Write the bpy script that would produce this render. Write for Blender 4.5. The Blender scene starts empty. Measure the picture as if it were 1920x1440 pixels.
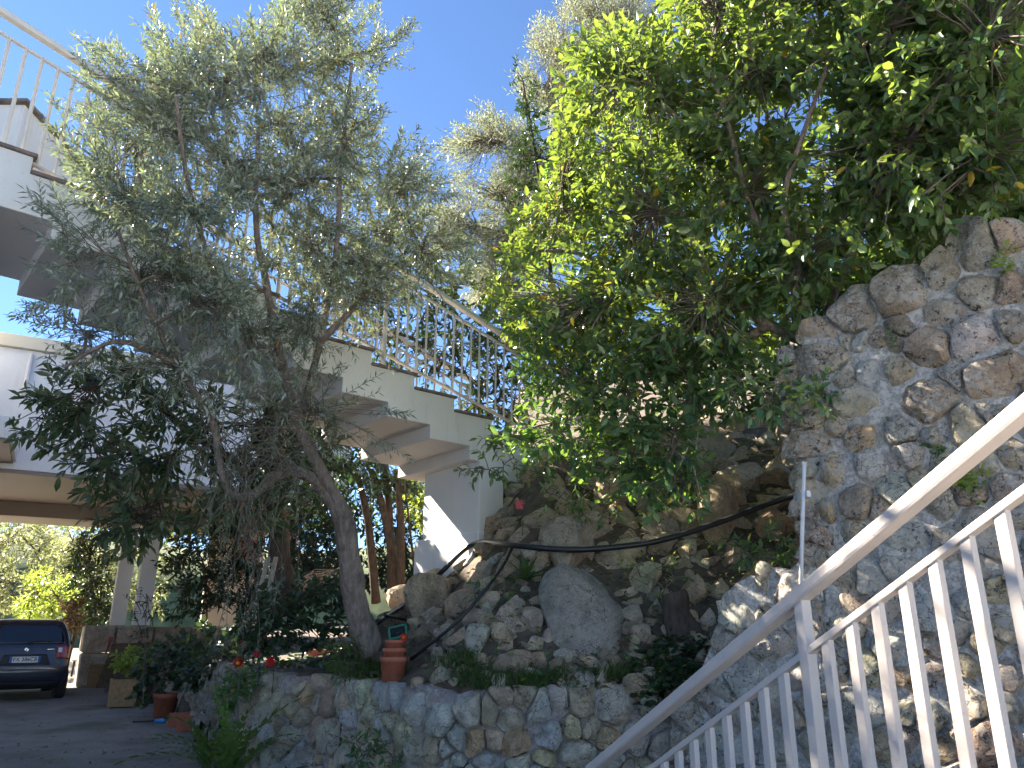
import bpy, bmesh, math, random
import numpy as np
from mathutils import Vector, Matrix, noise as mnoise

# ------------------------------------------------------------------ camera, sky, sun, exposure
SC = bpy.context.scene
COL = SC.collection
FPX, PITCH, EYE = 1442.0, math.radians(17.8), Vector((0, 0, 1.3))
CT, ST = math.cos(PITCH), math.sin(PITCH)
camd = bpy.data.cameras.new('camera'); cam = bpy.data.objects.new('camera', camd); COL.objects.link(cam)
camd.sensor_width = 36.0; camd.lens = 36.0 * FPX / 1920.0; camd.clip_start = 0.05; camd.clip_end = 3000
cam.location = EYE; cam.rotation_euler = (math.pi / 2 + PITCH, 0, 0); SC.camera = cam

SUN_EL, SUN_AZ = math.radians(37), math.radians(-62)          # azimuth from +Y towards +X
SUN_DIR = Vector((math.sin(SUN_AZ) * math.cos(SUN_EL), math.cos(SUN_AZ) * math.cos(SUN_EL), math.sin(SUN_EL)))
w = bpy.data.worlds.new('World'); SC.world = w; w.use_nodes = True
nt = w.node_tree; bg = nt.nodes['Background']
sky = nt.nodes.new('ShaderNodeTexSky'); sky.sky_type = 'NISHITA'; sky.sun_disc = False
sky.sun_elevation = SUN_EL; sky.sun_rotation = SUN_AZ
sky.altitude = 600; sky.air_density = 0.8; sky.dust_density = 0.0; sky.ozone_density = 7.0
nt.links.new(sky.outputs[0], bg.inputs[0]); bg.inputs[1].default_value = 0.055
sl = bpy.data.lights.new('sun', 'SUN'); sl.energy = 5.0; sl.angle = math.radians(0.53); sl.color = (1.0, 0.93, 0.82)
so = bpy.data.objects.new('sun', sl); COL.objects.link(so); so.location = (-20, 10, 30)
so.rotation_euler = SUN_DIR.to_track_quat('Z', 'Y').to_euler()
SC.view_settings.view_transform = 'Standard'; SC.view_settings.look = 'None'
SC.view_settings.gamma = 1.0; SC.view_settings.use_curve_mapping = False
SC.view_settings.exposure = 2.6
SC.view_settings.use_white_balance = True; SC.view_settings.white_balance_temperature = 6950
SC.cycles.max_bounces = 6; SC.cycles.diffuse_bounces = 4; SC.cycles.transmission_bounces = 4; SC.cycles.glossy_bounces = 2
SC.cycles.use_adaptive_sampling = True; SC.cycles.adaptive_threshold = .03
SC.cycles.sample_clamp_indirect = 6.0

# ------------------------------------------------------------------ helpers
rng = np.random.default_rng(7); random.seed(7)
def ray(px, py):
    x = (px - 960) / FPX; v = (720 - py) / FPX
    return Vector((x, CT - v * ST, ST + v * CT))
def P(px, py, D): return EYE + ray(px, py) * D
def Pz(px, py, z):
    r = ray(px, py); return EYE + r * ((z - EYE.z) / r.z)
def PY(px, py, Y):
    r = ray(px, py); return EYE + r * (Y / r.y)
def proj(p):
    q = Vector(p) - EYE; D = q.y * CT + q.z * ST; u = q.z * CT - q.y * ST
    return 960 + FPX * q.x / D, 720 - FPX * u / D, D
def nz(p, s=1.0, seed=0.0):
    return mnoise.noise(Vector((p[0] * s + seed * 17.3, p[1] * s - seed * 5.1, p[2] * s + seed * 3.7)))
def fbm(p, s=1.0, o=3, seed=0.0):
    a, r, t = 1.0, 0.0, 0.0
    for i in range(o):
        r += a * nz(p, s, seed + i); t += a; a *= .5; s *= 2.1
    return r / t

def tag(o, label=None, cat=None, group=None, kind=None):
    if label: o['label'] = label
    if cat: o['category'] = cat
    if group: o['group'] = group
    if kind: o['kind'] = kind
    return o
def thing(name, loc, label, cat, group=None):
    o = bpy.data.objects.new(name, None); COL.objects.link(o); o.location = loc
    o.empty_display_size = .1
    return tag(o, label, cat, group)
def link(name, me, mat=None, parent=None, color=None):
    o = bpy.data.objects.new(name, me); COL.objects.link(o)
    if mat is not None:
        if len(me.materials) == 0: me.materials.append(mat)
    if parent is not None: adopt(o, parent)
    if color is not None: o.color = (*color, 1)
    return o
class MB:
    """collects geometry in world coordinates; build() links it as one mesh object"""
    def __init__(s): s.v = []; s.f = []
    def add(s, vs, fs):
        b = len(s.v); s.v += [tuple(v) for v in vs]; s.f += [tuple(b + i for i in f) for f in fs]; return s
    def box(s, c, hx, hy, hz, M=None):
        c = Vector(c); vs = []
        for z in (-1, 1):
            for x, y in ((-1, -1), (1, -1), (1, 1), (-1, 1)):
                q = Vector((x * hx, y * hy, z * hz)); vs.append(c + (M @ q if M is not None else q))
        return s.add(vs, [(3, 2, 1, 0), (4, 5, 6, 7), (0, 1, 5, 4), (1, 2, 6, 5), (2, 3, 7, 6), (3, 0, 4, 7)])
    def bar(s, a, b, wx, wy, up=(0, 0, 1)):
        a = Vector(a); b = Vector(b); d = (b - a).normalized(); sd = d.cross(Vector(up))
        if sd.length < 1e-4: sd = Vector((1, 0, 0))
        sd.normalize(); n = sd.cross(d).normalized(); vs = []
        for p in (a, b):
            for i, j in ((-1, -1), (1, -1), (1, 1), (-1, 1)): vs.append(p + sd * (i * wx / 2) + n * (j * wy / 2))
        return s.add(vs, [(0, 1, 2, 3), (7, 6, 5, 4), (4, 5, 1, 0), (5, 6, 2, 1), (6, 7, 3, 2), (7, 4, 0, 3)])
    def tube(s, pts, rad, n=6, cap=True, wob=0.0):
        pts = [Vector(p) for p in pts]; m = len(pts)
        if not hasattr(rad, '__len__'): rad = [rad] * m
        T0 = (pts[1] - pts[0]).normalized(); ref = Vector((0, 0, 1)) if abs(T0.z) < .9 else Vector((1, 0, 0))
        u = T0.cross(ref).normalized(); vs = []
        for i, p in enumerate(pts):
            T = (pts[min(i + 1, m - 1)] - pts[max(i - 1, 0)])
            T = T.normalized() if T.length > 1e-7 else T0
            u = (u - T * u.dot(T)); u = u.normalized() if u.length > 1e-5 else T.orthogonal().normalized()
            v = T.cross(u)
            for k in range(n):
                a = 2 * math.pi * k / n
                r = rad[i] * (1 + (wob * nz((p.x * 3 + math.cos(a), p.y * 3 + math.sin(a), p.z * 3), 2.0) if wob else 0))
                vs.append(p + u * (math.cos(a) * r) + v * (math.sin(a) * r))
        fs = [(i * n + k, i * n + (k + 1) % n, (i + 1) * n + (k + 1) % n, (i + 1) * n + k) for i in range(m - 1) for k in range(n)]
        if cap: fs += [tuple(range(n))[::-1], tuple((m - 1) * n + k for k in range(n))]
        return s.add(vs, fs)
    def lathe(s, c, prof, n=20, M=None):
        c = Vector(c); vs = []
        for r, z in prof:
            for k in range(n):
                a = 2 * math.pi * k / n; q = Vector((r * math.cos(a), r * math.sin(a), z)); vs.append(c + (M @ q if M is not None else q))
        fs = [(i * n + k, i * n + (k + 1) % n, (i + 1) * n + (k + 1) % n, (i + 1) * n + k) for i in range(len(prof) - 1) for k in range(n)]
        fs += [tuple(range(n))[::-1], tuple((len(prof) - 1) * n + k for k in range(n))]
        return s.add(vs, fs)
    def mesh(s, name, smooth=False):
        me = bpy.data.meshes.new(name); me.from_pydata(s.v, [], s.f); me.update()
        if smooth: me.polygons.foreach_set('use_smooth', [True] * len(me.polygons))
        return me
    def build(s, name, mat, parent=None, smooth=False, color=None, bevel=0):
        me = s.mesh(name, smooth); o = link(name, me, mat, None, color)
        if parent is not None: adopt(o, parent)
        if bevel:
            m = o.modifiers.new('bevel', 'BEVEL'); m.width = bevel; m.segments = 2; m.limit_method = 'ANGLE'
        return o
def world_loc(o):
    p = Vector((0, 0, 0))
    while o is not None: p += o.location + (o.matrix_parent_inverse.translation if o.parent is not None else Vector((0, 0, 0))); o = o.parent
    return p
def adopt(o, parent):
    """parent o (its data in world coordinates) under an object that is only translated"""
    o.parent = parent; o.matrix_parent_inverse = Matrix.Translation(-world_loc(parent))
def recenter(o):
    """move a mesh's origin to its middle"""
    me = o.data; n = len(me.vertices); co = np.empty(n * 3, 'f4'); me.vertices.foreach_get('co', co); co = co.reshape(-1, 3)
    c = (co.min(0) + co.max(0)) / 2; me.vertices.foreach_set('co', (co - c).ravel()); me.update(); o.location = o.location + Vector(c.tolist())

# ------------------------------------------------------------------ materials
class NT:
    def __init__(s, name):
        s.m = bpy.data.materials.new(name); s.m.use_nodes = True; s.t = s.m.node_tree; s.n = s.t.nodes
        s.b = s.n['Principled BSDF']; s.out = s.n['Material Output']
    def new(s, typ, **kw):
        n = s.n.new('ShaderNode' + typ)
        for k, v in kw.items(): setattr(n, k, v)
        return n
    def L(s, a, b): s.t.links.new(a, b)
    def pos(s, scale=(1, 1, 1)):
        g = s.new('NewGeometry'); mp = s.new('Mapping'); mp.inputs['Scale'].default_value = scale
        s.L(g.outputs['Position'], mp.inputs['Vector']); return mp.outputs[0]
    def noise(s, scale, detail=6, rough=.6, vec=None, out='Fac'):
        n = s.new('TexNoise'); n.inputs['Scale'].default_value = scale; n.inputs['Detail'].default_value = detail; n.inputs['Roughness'].default_value = rough
        s.L(vec if vec is not None else s.pos(), n.inputs['Vector']); return n.outputs[out]
    def voro(s, scale, feature='F1', vec=None, out='Distance', rnd=1.0):
        n = s.new('TexVoronoi', feature=feature); n.inputs['Scale'].default_value = scale; n.inputs['Randomness'].default_value = rnd
        s.L(vec if vec is not None else s.pos(), n.inputs['Vector']); return n.outputs[out]
    def ramp(s, fac, stops):
        r = s.new('ValToRGB'); e = r.color_ramp.elements
        while len(e) < len(stops): e.new(.5)
        for el, (p, c) in zip(e, stops):
            el.position = p; el.color = (*c, 1) if hasattr(c, '__len__') else (c, c, c, 1)
        s.L(fac, r.inputs[0]); return r.outputs[0]
    def mix(s, fac, a, b, mode='MIX'):
        n = s.new('MixRGB', blend_type=mode)
        for v, i in ((fac, 0), (a, 1), (b, 2)):
            if isinstance(v, (int, float)): n.inputs[i].default_value = v if i == 0 else (v, v, v, 1)
            elif isinstance(v, tuple): n.inputs[i].default_value = (*v, 1)
            else: s.L(v, n.inputs[i])
        return n.outputs[0]
    def math(s, op, a, b=None):
        n = s.new('Math', operation=op)
        for v, i in ((a, 0), (b, 1)):
            if v is None: continue
            if isinstance(v, (int, float)): n.inputs[i].default_value = v
            else: s.L(v, n.inputs[i])
        return n.outputs[0]
    def bump(s, h, strength=.5, dist=.02, prev=None):
        n = s.new('Bump'); n.inputs['Strength'].default_value = strength; n.inputs['Distance'].default_value = dist
        s.L(h, n.inputs['Height'])
        if prev is not None: s.L(prev, n.inputs['Normal'])
        return n.outputs[0]
    def done(s, col=None, rough=None, nrm=None, metal=None, spec=None):
        for v, k in ((col, 'Base Color'), (rough, 'Roughness'), (metal, 'Metallic'), (spec, 'Specular IOR Level')):
            if v is None: continue
            if isinstance(v, (int, float)): s.b.inputs[k].default_value = v
            elif isinstance(v, tuple): s.b.inputs[k].default_value = (*v, 1)
            else: s.L(v, s.b.inputs[k])
        if nrm is not None: s.L(nrm, s.b.inputs['Normal'])
        return s.m
def simple(name, c, rough=.6, var=.15, scale=6, bs=40, bstr=.15, metal=0, spec=.5):
    t = NT(name); c2 = tuple(min(1, x * (1 + var)) for x in c); c1 = tuple(x * (1 - var) for x in c)
    n = t.noise(scale, 5); col = t.mix(t.ramp(n, [(.3, 0), (.7, 1)]), c1, c2)
    return t.done(col, rough, t.bump(t.noise(bs, 4), bstr, .01), metal, spec)
def rock_mat(name, lichen=0.0, rust=.5, dark=.55):
    t = NT(name); oi = t.new('ObjectInfo'); base = oi.outputs['Color']
    p = t.pos(); wp = t.mix(.25, p, t.noise(6, 4, .6, p, 'Color'), 'ADD')
    n1 = t.noise(4.5, 9, .68, p); n2 = t.noise(15, 9, .72, wp); n3 = t.noise(60, 6, .75, p)
    col = t.mix(t.ramp(n1, [(.36, 0), (.62, 1)]), t.mix(1, base, (.80, .77, .74), 'MULTIPLY'), t.mix(1, base, (1.38, 1.35, 1.3), 'MULTIPLY'))
    col = t.mix(t.ramp(n2, [(.36, .6), (.48, 0)]), col, t.mix(1, base, (dark * 1.0, dark * .95, dark * .88), 'MULTIPLY'))
    st = t.noise(4.0, 6, .65, wp)
    col = t.mix(t.math('MULTIPLY', t.ramp(st, [(.52, 0), (.66, 1)]), rust), col, (.34, .205, .10))
    pale = t.noise(9, 7, .7, t.pos((1.1, .9, 1.3)))
    col = t.mix(t.ramp(pale, [(.56, 0), (.68, .65)]), col, (.58, .56, .52))
    col = t.mix(t.ramp(n3, [(.36, .6), (.5, 0)]), col, t.mix(1, col, (.4, .39, .37), 'MULTIPLY'))
    if lichen:
        sp = t.noise(24, 6, .8, p); msk = t.noise(3.4, 4, .6, p)
        col = t.mix(t.math('MULTIPLY', t.ramp(sp, [(.5, 0), (.545, 1)]), t.ramp(msk, [(.42, 0), (.52, lichen)])), col, (.70, .685, .64))
        sp2 = t.noise(21, 6, .8, t.pos((1, 1, 1.01)))
        col = t.mix(t.math('MULTIPLY', t.ramp(sp2, [(.40, 1), (.455, 0)]), t.ramp(t.noise(2.7, 3, .6, p), [(.42, 0), (.54, lichen)])), col, (.07, .065, .058))
    cr = t.voro(5.5, 'DISTANCE_TO_EDGE', wp); ck = t.ramp(cr, [(0, 0), (.022, 1)])
    ckm = t.math('MAXIMUM', ck, t.ramp(t.noise(2.6, 3, .5, p), [(.42, 1), (.55, 0)]))
    col = t.mix(ckm, t.mix(1, col, (.3, .28, .26), 'MULTIPLY'), col)
    h = t.math('ADD', t.math('MULTIPLY', n1, 1.4), t.math('ADD', t.math('MULTIPLY', n2, .9), t.math('MULTIPLY', n3, .3)))
    nb = t.bump(h, 1.0, .085); nb = t.bump(ckm, .6, .02, nb)
    return t.done(col, t.ramp(n2, [(.3, .95), (.7, .75)]), nb, spec=.3)
def white_paint(name, c=(.78, .77, .74), dirt=.5, rust=0.0, streak=True, rough=.55):
    t = NT(name); p = t.pos()
    col = t.mix(t.ramp(t.noise(1.6, 5, .6), [(.35, 0), (.7, 1)]), tuple(x * .92 for x in c), c)
    if streak:
        s = t.noise(3.0, 6, .65, t.pos((3.2, 3.2, .28))); s2 = t.noise(1.3, 4, .5)
        k = t.math('MULTIPLY', t.ramp(s, [(.54, 0), (.74, dirt)]), t.ramp(s2, [(.4, .15), (.65, 1)]))
        col = t.mix(k, col, (.22, .19, .15))
    col = t.mix(t.math('MULTIPLY', t.ramp(t.noise(26, 6, .7), [(.58, 0), (.72, 1)]), dirt * .5), col, (.33, .30, .26))
    if rust: col = t.mix(t.math('MULTIPLY', t.ramp(t.noise(38, 6, .75), [(.62, 0), (.69, 1)]), rust), col, (.25, .10, .04))
    nb = t.bump(t.noise(60, 5, .7), .18, .006); nb = t.bump(t.noise(7, 4), .12, .02, nb)
    return t.done(col, rough, nb, spec=.4)
def leaf_mat(name, top, back, trans, tf=.35, rough=.4, var=.35, spec=.5, sick=None):
    t = NT(name); at = t.new('Attribute', attribute_name='rnd'); r = at.outputs['Fac']
    c1 = tuple(x * (1 - var) for x in top); c2 = tuple(min(1, x * (1 + var)) for x in top)
    col = t.mix(r, c1, c2); col = t.mix(t.ramp(t.noise(1.3, 2), [(.35, 0), (.65, .45)]), col, t.mix(1, col, (1.35, 1.15, .8), 'MULTIPLY'))
    g = t.new('NewGeometry'); col = t.mix(g.outputs['Backfacing'], col, back)
    tcol = t.mix(r, tuple(x * (1 - var * .6) for x in trans), trans)
    if sick: 
        k = t.ramp(r, [(.985, 0), (.99, 1)]); col = t.mix(k, col, sick); tcol = t.mix(k, tcol, sick)
    t.done(col, rough, None, spec=spec)
    tr = t.new('BsdfTranslucent'); t.L(tcol, tr.inputs[0]); mx = t.new('MixShader'); mx.inputs[0].default_value = tf
    t.L(t.b.outputs[0], mx.inputs[1]); t.L(tr.outputs[0], mx.inputs[2]); t.L(mx.outputs[0], t.out.inputs[0])
    return t.m
def bark_mat(name, c=(.16, .12, .09), c2=(.28, .22, .17)):
    t = NT(name); v = t.pos((9, 9, 2.2)); n = t.noise(3, 8, .7, v); n2 = t.noise(4, 4, .6)
    col = t.mix(t.ramp(n, [(.35, 0), (.65, 1)]), c, c2); col = t.mix(t.ramp(n2, [(.5, 0), (.7, .5)]), col, tuple(x * .5 for x in c))
    return t.done(col, .9, t.bump(n, .9, .03), spec=.2)

M = {}
M['rock'] = rock_mat('rock', 0, .45); M['rock_lichen'] = rock_mat('rock_lichen', .9, .4); M['rock_wall'] = rock_mat('rock_wall', .12, .55)
def mortar(name, c, c2, lichen):
    t = NT(name); n = t.noise(5, 8, .7); n2 = t.noise(55, 6, .75)
    col = t.mix(t.ramp(n, [(.35, 0), (.68, 1)]), c, c2)
    col = t.mix(t.ramp(n2, [(.34, .7), (.5, 0)]), col, tuple(x * .35 for x in c))
    if lichen:
        col = t.mix(t.math('MULTIPLY', t.ramp(t.noise(26, 6, .8), [(.49, 0), (.54, 1)]), t.ramp(n, [(.34, 0), (.5, lichen)])), col, (.68, .66, .62))
        col = t.mix(t.math('MULTIPLY', t.ramp(t.noise(30, 5, .78, t.pos((1, 1, .98))), [(.34, 1), (.45, 0)]), t.ramp(n, [(.4, lichen), (.6, .2)])), col, (.06, .055, .05))
    nb = t.bump(t.math('ADD', n, t.math('MULTIPLY', n2, .5)), .9, .035)
    return t.done(col, .95, nb, spec=.2)
M['mortar_grey'] = mortar('mortar_grey', (.35, .33, .295), (.50, .475, .43), .8)
M['mortar_brown'] = mortar('mortar_brown', (.25, .20, .18), (.38, .325, .295), .3)
M['plaster'] = white_paint('plaster', (.80, .79, .765), .42)
M['plaster_plain'] = white_paint('plaster_plain', (.80, .80, .79), .16)
M['soffit'] = white_paint('soffit', (.74, .70, .66), .15, streak=False)
M['cream'] = white_paint('cream', (.66, .60, .48), .3)
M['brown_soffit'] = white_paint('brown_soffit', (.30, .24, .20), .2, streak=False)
M['cap'] = simple('cap', (.19, .145, .125), .7, .45, 9, 60, .3)
M['rail_paint'] = white_paint('rail_paint', (.66, .64, .60), .45, .22, rough=.42)
M['rail_near'] = white_paint('rail_near', (.60, .53, .48), .22, .35, streak=False, rough=.38)
M['soil'] = simple('soil', (.095, .072, .052), .95, .5, 7, 45, .9)
M['steel_pipe'] = simple('steel_pipe', (.62, .62, .62), .45, .1, 10, 80, .05)
M['hose'] = simple('hose', (.012, .012, .014), .38, .3, 20, 90, .1)
M['terracotta'] = simple('terracotta', (.40, .125, .07), .75, .22, 9, 60, .15)
M['wood_box'] = simple('wood_box', (.30, .19, .095), .8, .3, 14, 60, .4)
M['wood_dark'] = simple('wood_dark', (.075, .05, .035), .85, .4, 14, 60, .6)
M['wood_grey'] = simple('wood_grey', (.34, .29, .23), .85, .3, 20, 60, .4)
M['bark'] = bark_mat('bark', (.15, .115, .095), (.33, .27, .225)); M['bark_dark'] = bark_mat('bark_dark', (.06, .045, .035), (.13, .1, .08))
M['twig'] = simple('twig', (.15, .125, .095), .85, .3, 20, 60, .3)
M['olive'] = leaf_mat('olive', (.125, .165, .105), (.34, .39, .335), (.32, .40, .15), .24, .38, .45, .55, (.45, .28, .05))
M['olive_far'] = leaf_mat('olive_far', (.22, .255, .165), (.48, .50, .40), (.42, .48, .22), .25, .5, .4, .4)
M['privet'] = leaf_mat('privet', (.048, .110, .046), (.13, .20, .085), (.38, .53, .06), .33, .25, .45, .55, (.50, .34, .03))
M['privet_low'] = leaf_mat('privet_low', (.040, .105, .044), (.14, .22, .09), (.28, .50, .06), .30, .30, .4, .5, (.45, .36, .04))
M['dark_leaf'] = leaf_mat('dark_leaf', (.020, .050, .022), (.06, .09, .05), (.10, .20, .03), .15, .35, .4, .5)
M['loquat'] = leaf_mat('loquat', (.028, .062, .026), (.12, .15, .085), (.16, .27, .05), .2, .38, .4, .5)
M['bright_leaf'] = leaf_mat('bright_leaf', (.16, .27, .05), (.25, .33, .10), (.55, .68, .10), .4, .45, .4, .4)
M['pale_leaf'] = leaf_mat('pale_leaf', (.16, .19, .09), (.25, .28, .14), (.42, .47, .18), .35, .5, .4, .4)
M['grass'] = leaf_mat('grass', (.055, .105, .03), (.08, .13, .04), (.25, .36, .06), .3, .5, .4, .4)
M['fern'] = leaf_mat('fern', (.06, .125, .025), (.08, .14, .03), (.25, .40, .05), .25, .45, .35, .4)
M['needle'] = leaf_mat('needle', (.17, .19, .10), (.2, .22, .12), (.3, .33, .14), .2, .5, .4, .4)
M['litter'] = leaf_mat('litter', (.15, .10, .06), (.21, .15, .09), (.2, .12, .05), .1, .8, .5, .2)
# ------------------------------------------------------------------ ground and hillside
def smooth(a, b, x):
    t = min(1, max(0, (x - a) / (b - a))); return t * t * (3 - 2 * t)
def catmull(pts, n=10):
    pts = [Vector(p) for p in pts]; out = []
    for i in range(len(pts) - 1):
        p0, p1, p2, p3 = pts[max(i - 1, 0)], pts[i], pts[i + 1], pts[min(i + 2, len(pts) - 1)]
        for k in range(n):
            t = k / n
            out.append(.5 * ((2 * p1) + (p2 - p0) * t + (2 * p0 - 5 * p1 + 4 * p2 - p3) * t * t + (3 * p1 - p0 - 3 * p2 + p3) * t ** 3))
    out.append(pts[-1]); return out
WTOP = .9
RW = catmull([Vector((-9.6, 19.5, 0)), Vector((-5.4, 13.4, 0))] + [Vector((*Pz(px, py, WTOP).xy, 0)) for px, py in
      ((470, 1262), (600, 1270), (700, 1281), (770, 1290), (900, 1294), (1050, 1292), (1190, 1290))] + [Vector((1.75, 6.0, 0)), Vector((2.4, 5.9, 0))], 8)
BW_A = Vector((*P(1505, 860, 5.25).xy, 0)); BW_B = Vector((*P(1920, 900, 4.35).xy, 0))
BW_D = (BW_B - BW_A).normalized()
BW = [BW_A - BW_D * 1.2, BW_A, BW_B, BW_B + BW_D * 2.2]
def dist_poly(x, y, poly):
    """signed distance to an open polyline; positive on its left hand when walked (behind the wall)"""
    best = 1e9; sg = 1
    for a, b in zip(poly[:-1], poly[1:]):
        dx, dy = b.x - a.x, b.y - a.y; l2 = dx * dx + dy * dy
        t = min(1, max(0, ((x - a.x) * dx + (y - a.y) * dy) / l2)); qx, qy = x - a.x - dx * t, y - a.y - dy * t
        d = math.hypot(qx, qy)
        if d < best - 1e-9: best = d; sg = 1 if dx * qy - dy * qx > 0 else -1
    return best * sg
RWC = RW[::2]
def hgt(x, y, fine=True):
    d = dist_poly(x, y, RWC)
    if d < 0.02: return -.4
    t = smooth(-2.5, .8, x)
    bank = min(d, 2.45) * 1.0 + max(0, d - 2.45) * .36
    z = WTOP - .02 + t * bank + (1 - t) * (.10 * min(d, 2.2) + max(0, d - 5.5) * .02)
    z += .35 * smooth(1.5, 3.2, d) * smooth(-3.2, -1.2, x) * (1 - t)
    db = (Vector((x, y, 0)) - BW_A); across = db.x * -BW_D.y + db.y * BW_D.x; along = db.dot(BW_D)
    if along > -.25: z = max(z, 3.22 * smooth(-.25, .25, along) * smooth(.0, .12, across - .12) + .12 * max(0, along))
    if y > 20: z += (y - 20) * .12 * t
    if fine: z += (.07 * fbm((x, y, 0), 1.6, 3) + .03 * nz((x, y, 3), 7)) * smooth(.25, 1.1, d)
    return z
def hit(px, py, d0=4.0, d1=40):
    """first place where the view ray through a pixel meets the hillside"""
    r = ray(px, py); D = d0
    while D < d1:
        p = EYE + r * D
        if p.z < hgt(p.x, p.y, False): 
            lo, hi = D - .06, D
            for _ in range(6):
                m = (lo + hi) / 2; q = EYE + r * m
                if q.z < hgt(q.x, q.y, False): hi = m
                else: lo = m
            return EYE + r * hi, hi
        D += .06
    return None, None
def grid_surface(name, xs, ys, f, mat, keep=None):
    nx, ny = len(xs), len(ys); vs = [(x, y, f(x, y)) for y in ys for x in xs]
    fs = [(j * nx + i, j * nx + i + 1, (j + 1) * nx + i + 1, (j + 1) * nx + i) for j in range(ny - 1) for i in range(nx - 1)
          if keep is None or max(vs[j * nx + i][2], vs[j * nx + i + 1][2], vs[(j + 1) * nx + i][2]) > keep]
    me = bpy.data.meshes.new(name); me.from_pydata(vs, [], fs); me.update(); me.polygons.foreach_set('use_smooth', [True] * len(me.polygons))
    return link(name, me, mat)
t = NT('driveway'); n = t.noise(2.2, 6, .6); n2 = t.noise(60, 5, .8); n3 = t.noise(.7, 4, .6)
c = t.mix(t.ramp(n, [(.3, 0), (.7, 1)]), (.22, .20, .18), (.33, .30, .27))
c = t.mix(t.ramp(n2, [(.35, .8), (.55, 0)]), c, (.07, .063, .058)); c = t.mix(t.ramp(t.voro(95), [(.0, .7), (.16, 0)]), c, (.34, .31, .28))
c = t.mix(t.ramp(n3, [(.52, 0), (.68, .6)]), c, (.075, .085, .035))
M['driveway'] = t.done(c, .92, t.bump(t.math('ADD', n2, t.math('MULTIPLY', n, 2)), .7, .02), spec=.25)
gm = MB(); gm.add([(-400, -60, 0), (400, -60, 0), (400, 700, 0), (-400, 700, 0)], [(0, 1, 2, 3)])
tag(gm.build('driveway', M['driveway']), kind='structure')
xs = sorted(set([round(v, 3) for v in list(np.arange(-10, -3, .3)) + list(np.arange(-3, 4.2, .11)) + list(np.arange(4.2, 22, .6))]))
ys = sorted(set([round(v, 3) for v in list(np.arange(3.4, 10.5, .11)) + list(np.arange(10.5, 48, .7))]))
hill = tag(grid_surface('hillside', xs, ys, hgt, M['soil'], -.35), kind='structure')

# ------------------------------------------------------------------ stone walls: every stone a part
class Poly:
    """vertical wall along a plan polyline: (u, z) on its face <-> world"""
    def __init__(s, pts, batter=0.0):
        s.p = [Vector((q.x, q.y, 0)) for q in pts]; s.u = [0]; s.batter = batter
        for a, b in zip(s.p[:-1], s.p[1:]): s.u.append(s.u[-1] + (b - a).length)
        s.nv = []
        for i in range(len(s.p)):
            a, b = s.p[max(i - 1, 0)], s.p[min(i + 1, len(s.p) - 1)]; d = (b - a).normalized(); s.nv.append(Vector((d.y, -d.x, 0)))
    def at(s, u, z, out=0.0):
        u = min(max(u, s.u[0] + 1e-6), s.u[-1] - 1e-6); i = max(k for k in range(len(s.u) - 1) if s.u[k] <= u)
        t = (u - s.u[i]) / (s.u[i + 1] - s.u[i]); p = s.p[i].lerp(s.p[i + 1], t); n = s.nv[i].lerp(s.nv[i + 1], t).normalized()
        q = p + n * (out - s.batter * z); q.z = z; return q
    def pick(s, px, py):
        r = ray(px, py); best = None
        for i, (a, b) in enumerate(zip(s.p[:-1], s.p[1:])):
            d = b - a; den = r.x * d.y - r.y * d.x
            if abs(den) < 1e-9: continue
            D = (a.x * d.y - a.y * d.x) / den; k = (r.x * D - a.x) * d.x + (r.y * D - a.y) * d.y; k /= d.length_squared
            if -1e-4 <= k <= 1.0001 and D > .5 and (best is None or D < best[2]): best = (s.u[i] + k * d.length, EYE.z + r.z * D, D)
        return best
def clip(poly, n, c):
    out = []
    for i in range(len(poly)):
        a, b = poly[i], poly[(i + 1) % len(poly)]; da, db = a[0] * n[0] + a[1] * n[1] - c, b[0] * n[0] + b[1] * n[1] - c
        if da <= 0: out.append(a)
        if da * db < 0:
            t = da / (da - db); out.append((a[0] + (b[0] - a[0]) * t, a[1] + (b[1] - a[1]) * t))
    return out
def power_cells(seeds, box, limit=4.4):
    """weighted Voronoi cells of (u, z, r, ...) inside box"""
    cells = []
    for i, s in enumerate(seeds):
        u, z, r = s[:3]; R = r * limit / 2 + .02
        Q = random.Random(int(abs(u * 9173 + z * 5471) * 10)); kk = Q.randint(5, 7); a0, asp, ao = Q.uniform(0, 6.28), Q.uniform(1.0, 1.45), Q.uniform(0, 3.14); poly = []
        for q in range(kk):
            an = a0 + 6.283 * (q + Q.uniform(-.28, .28)) / kk; rr = R * 1.22 * Q.uniform(.78, 1.2); x_, y_ = rr * math.cos(an) * asp ** .5, rr * math.sin(an) / asp ** .5
            poly.append((u + x_ * math.cos(ao) - y_ * math.sin(ao), z + x_ * math.sin(ao) + y_ * math.cos(ao)))
        for n, c in (((1, 0), box[1]), ((-1, 0), -box[0]), ((0, 1), box[3]), ((0, -1), -box[2])): poly = clip(poly, n, c) if poly else poly
        for j, q in enumerate(seeds):
            if j == i: continue
            dx, dz = q[0] - u, q[1] - z; d2 = dx * dx + dz * dz
            if d2 > (R * 3 + q[2] * 2) ** 2 or d2 < 1e-8: continue
            c = (q[0] ** 2 + q[1] ** 2 - u * u - z * z + r * r - q[2] ** 2) / 2
            poly = clip(poly, (dx, dz), c)
            if len(poly) < 3: break
        cells.append(poly)
    return cells
def sharpen(me, deg):
    bm = bmesh.new(); bm.from_mesh(me); c = math.radians(deg)
    for e in bm.edges:
        if len(e.link_faces) == 2 and e.calc_face_angle(0) > c: e.smooth = False
    bm.to_mesh(me); bm.free()
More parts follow.
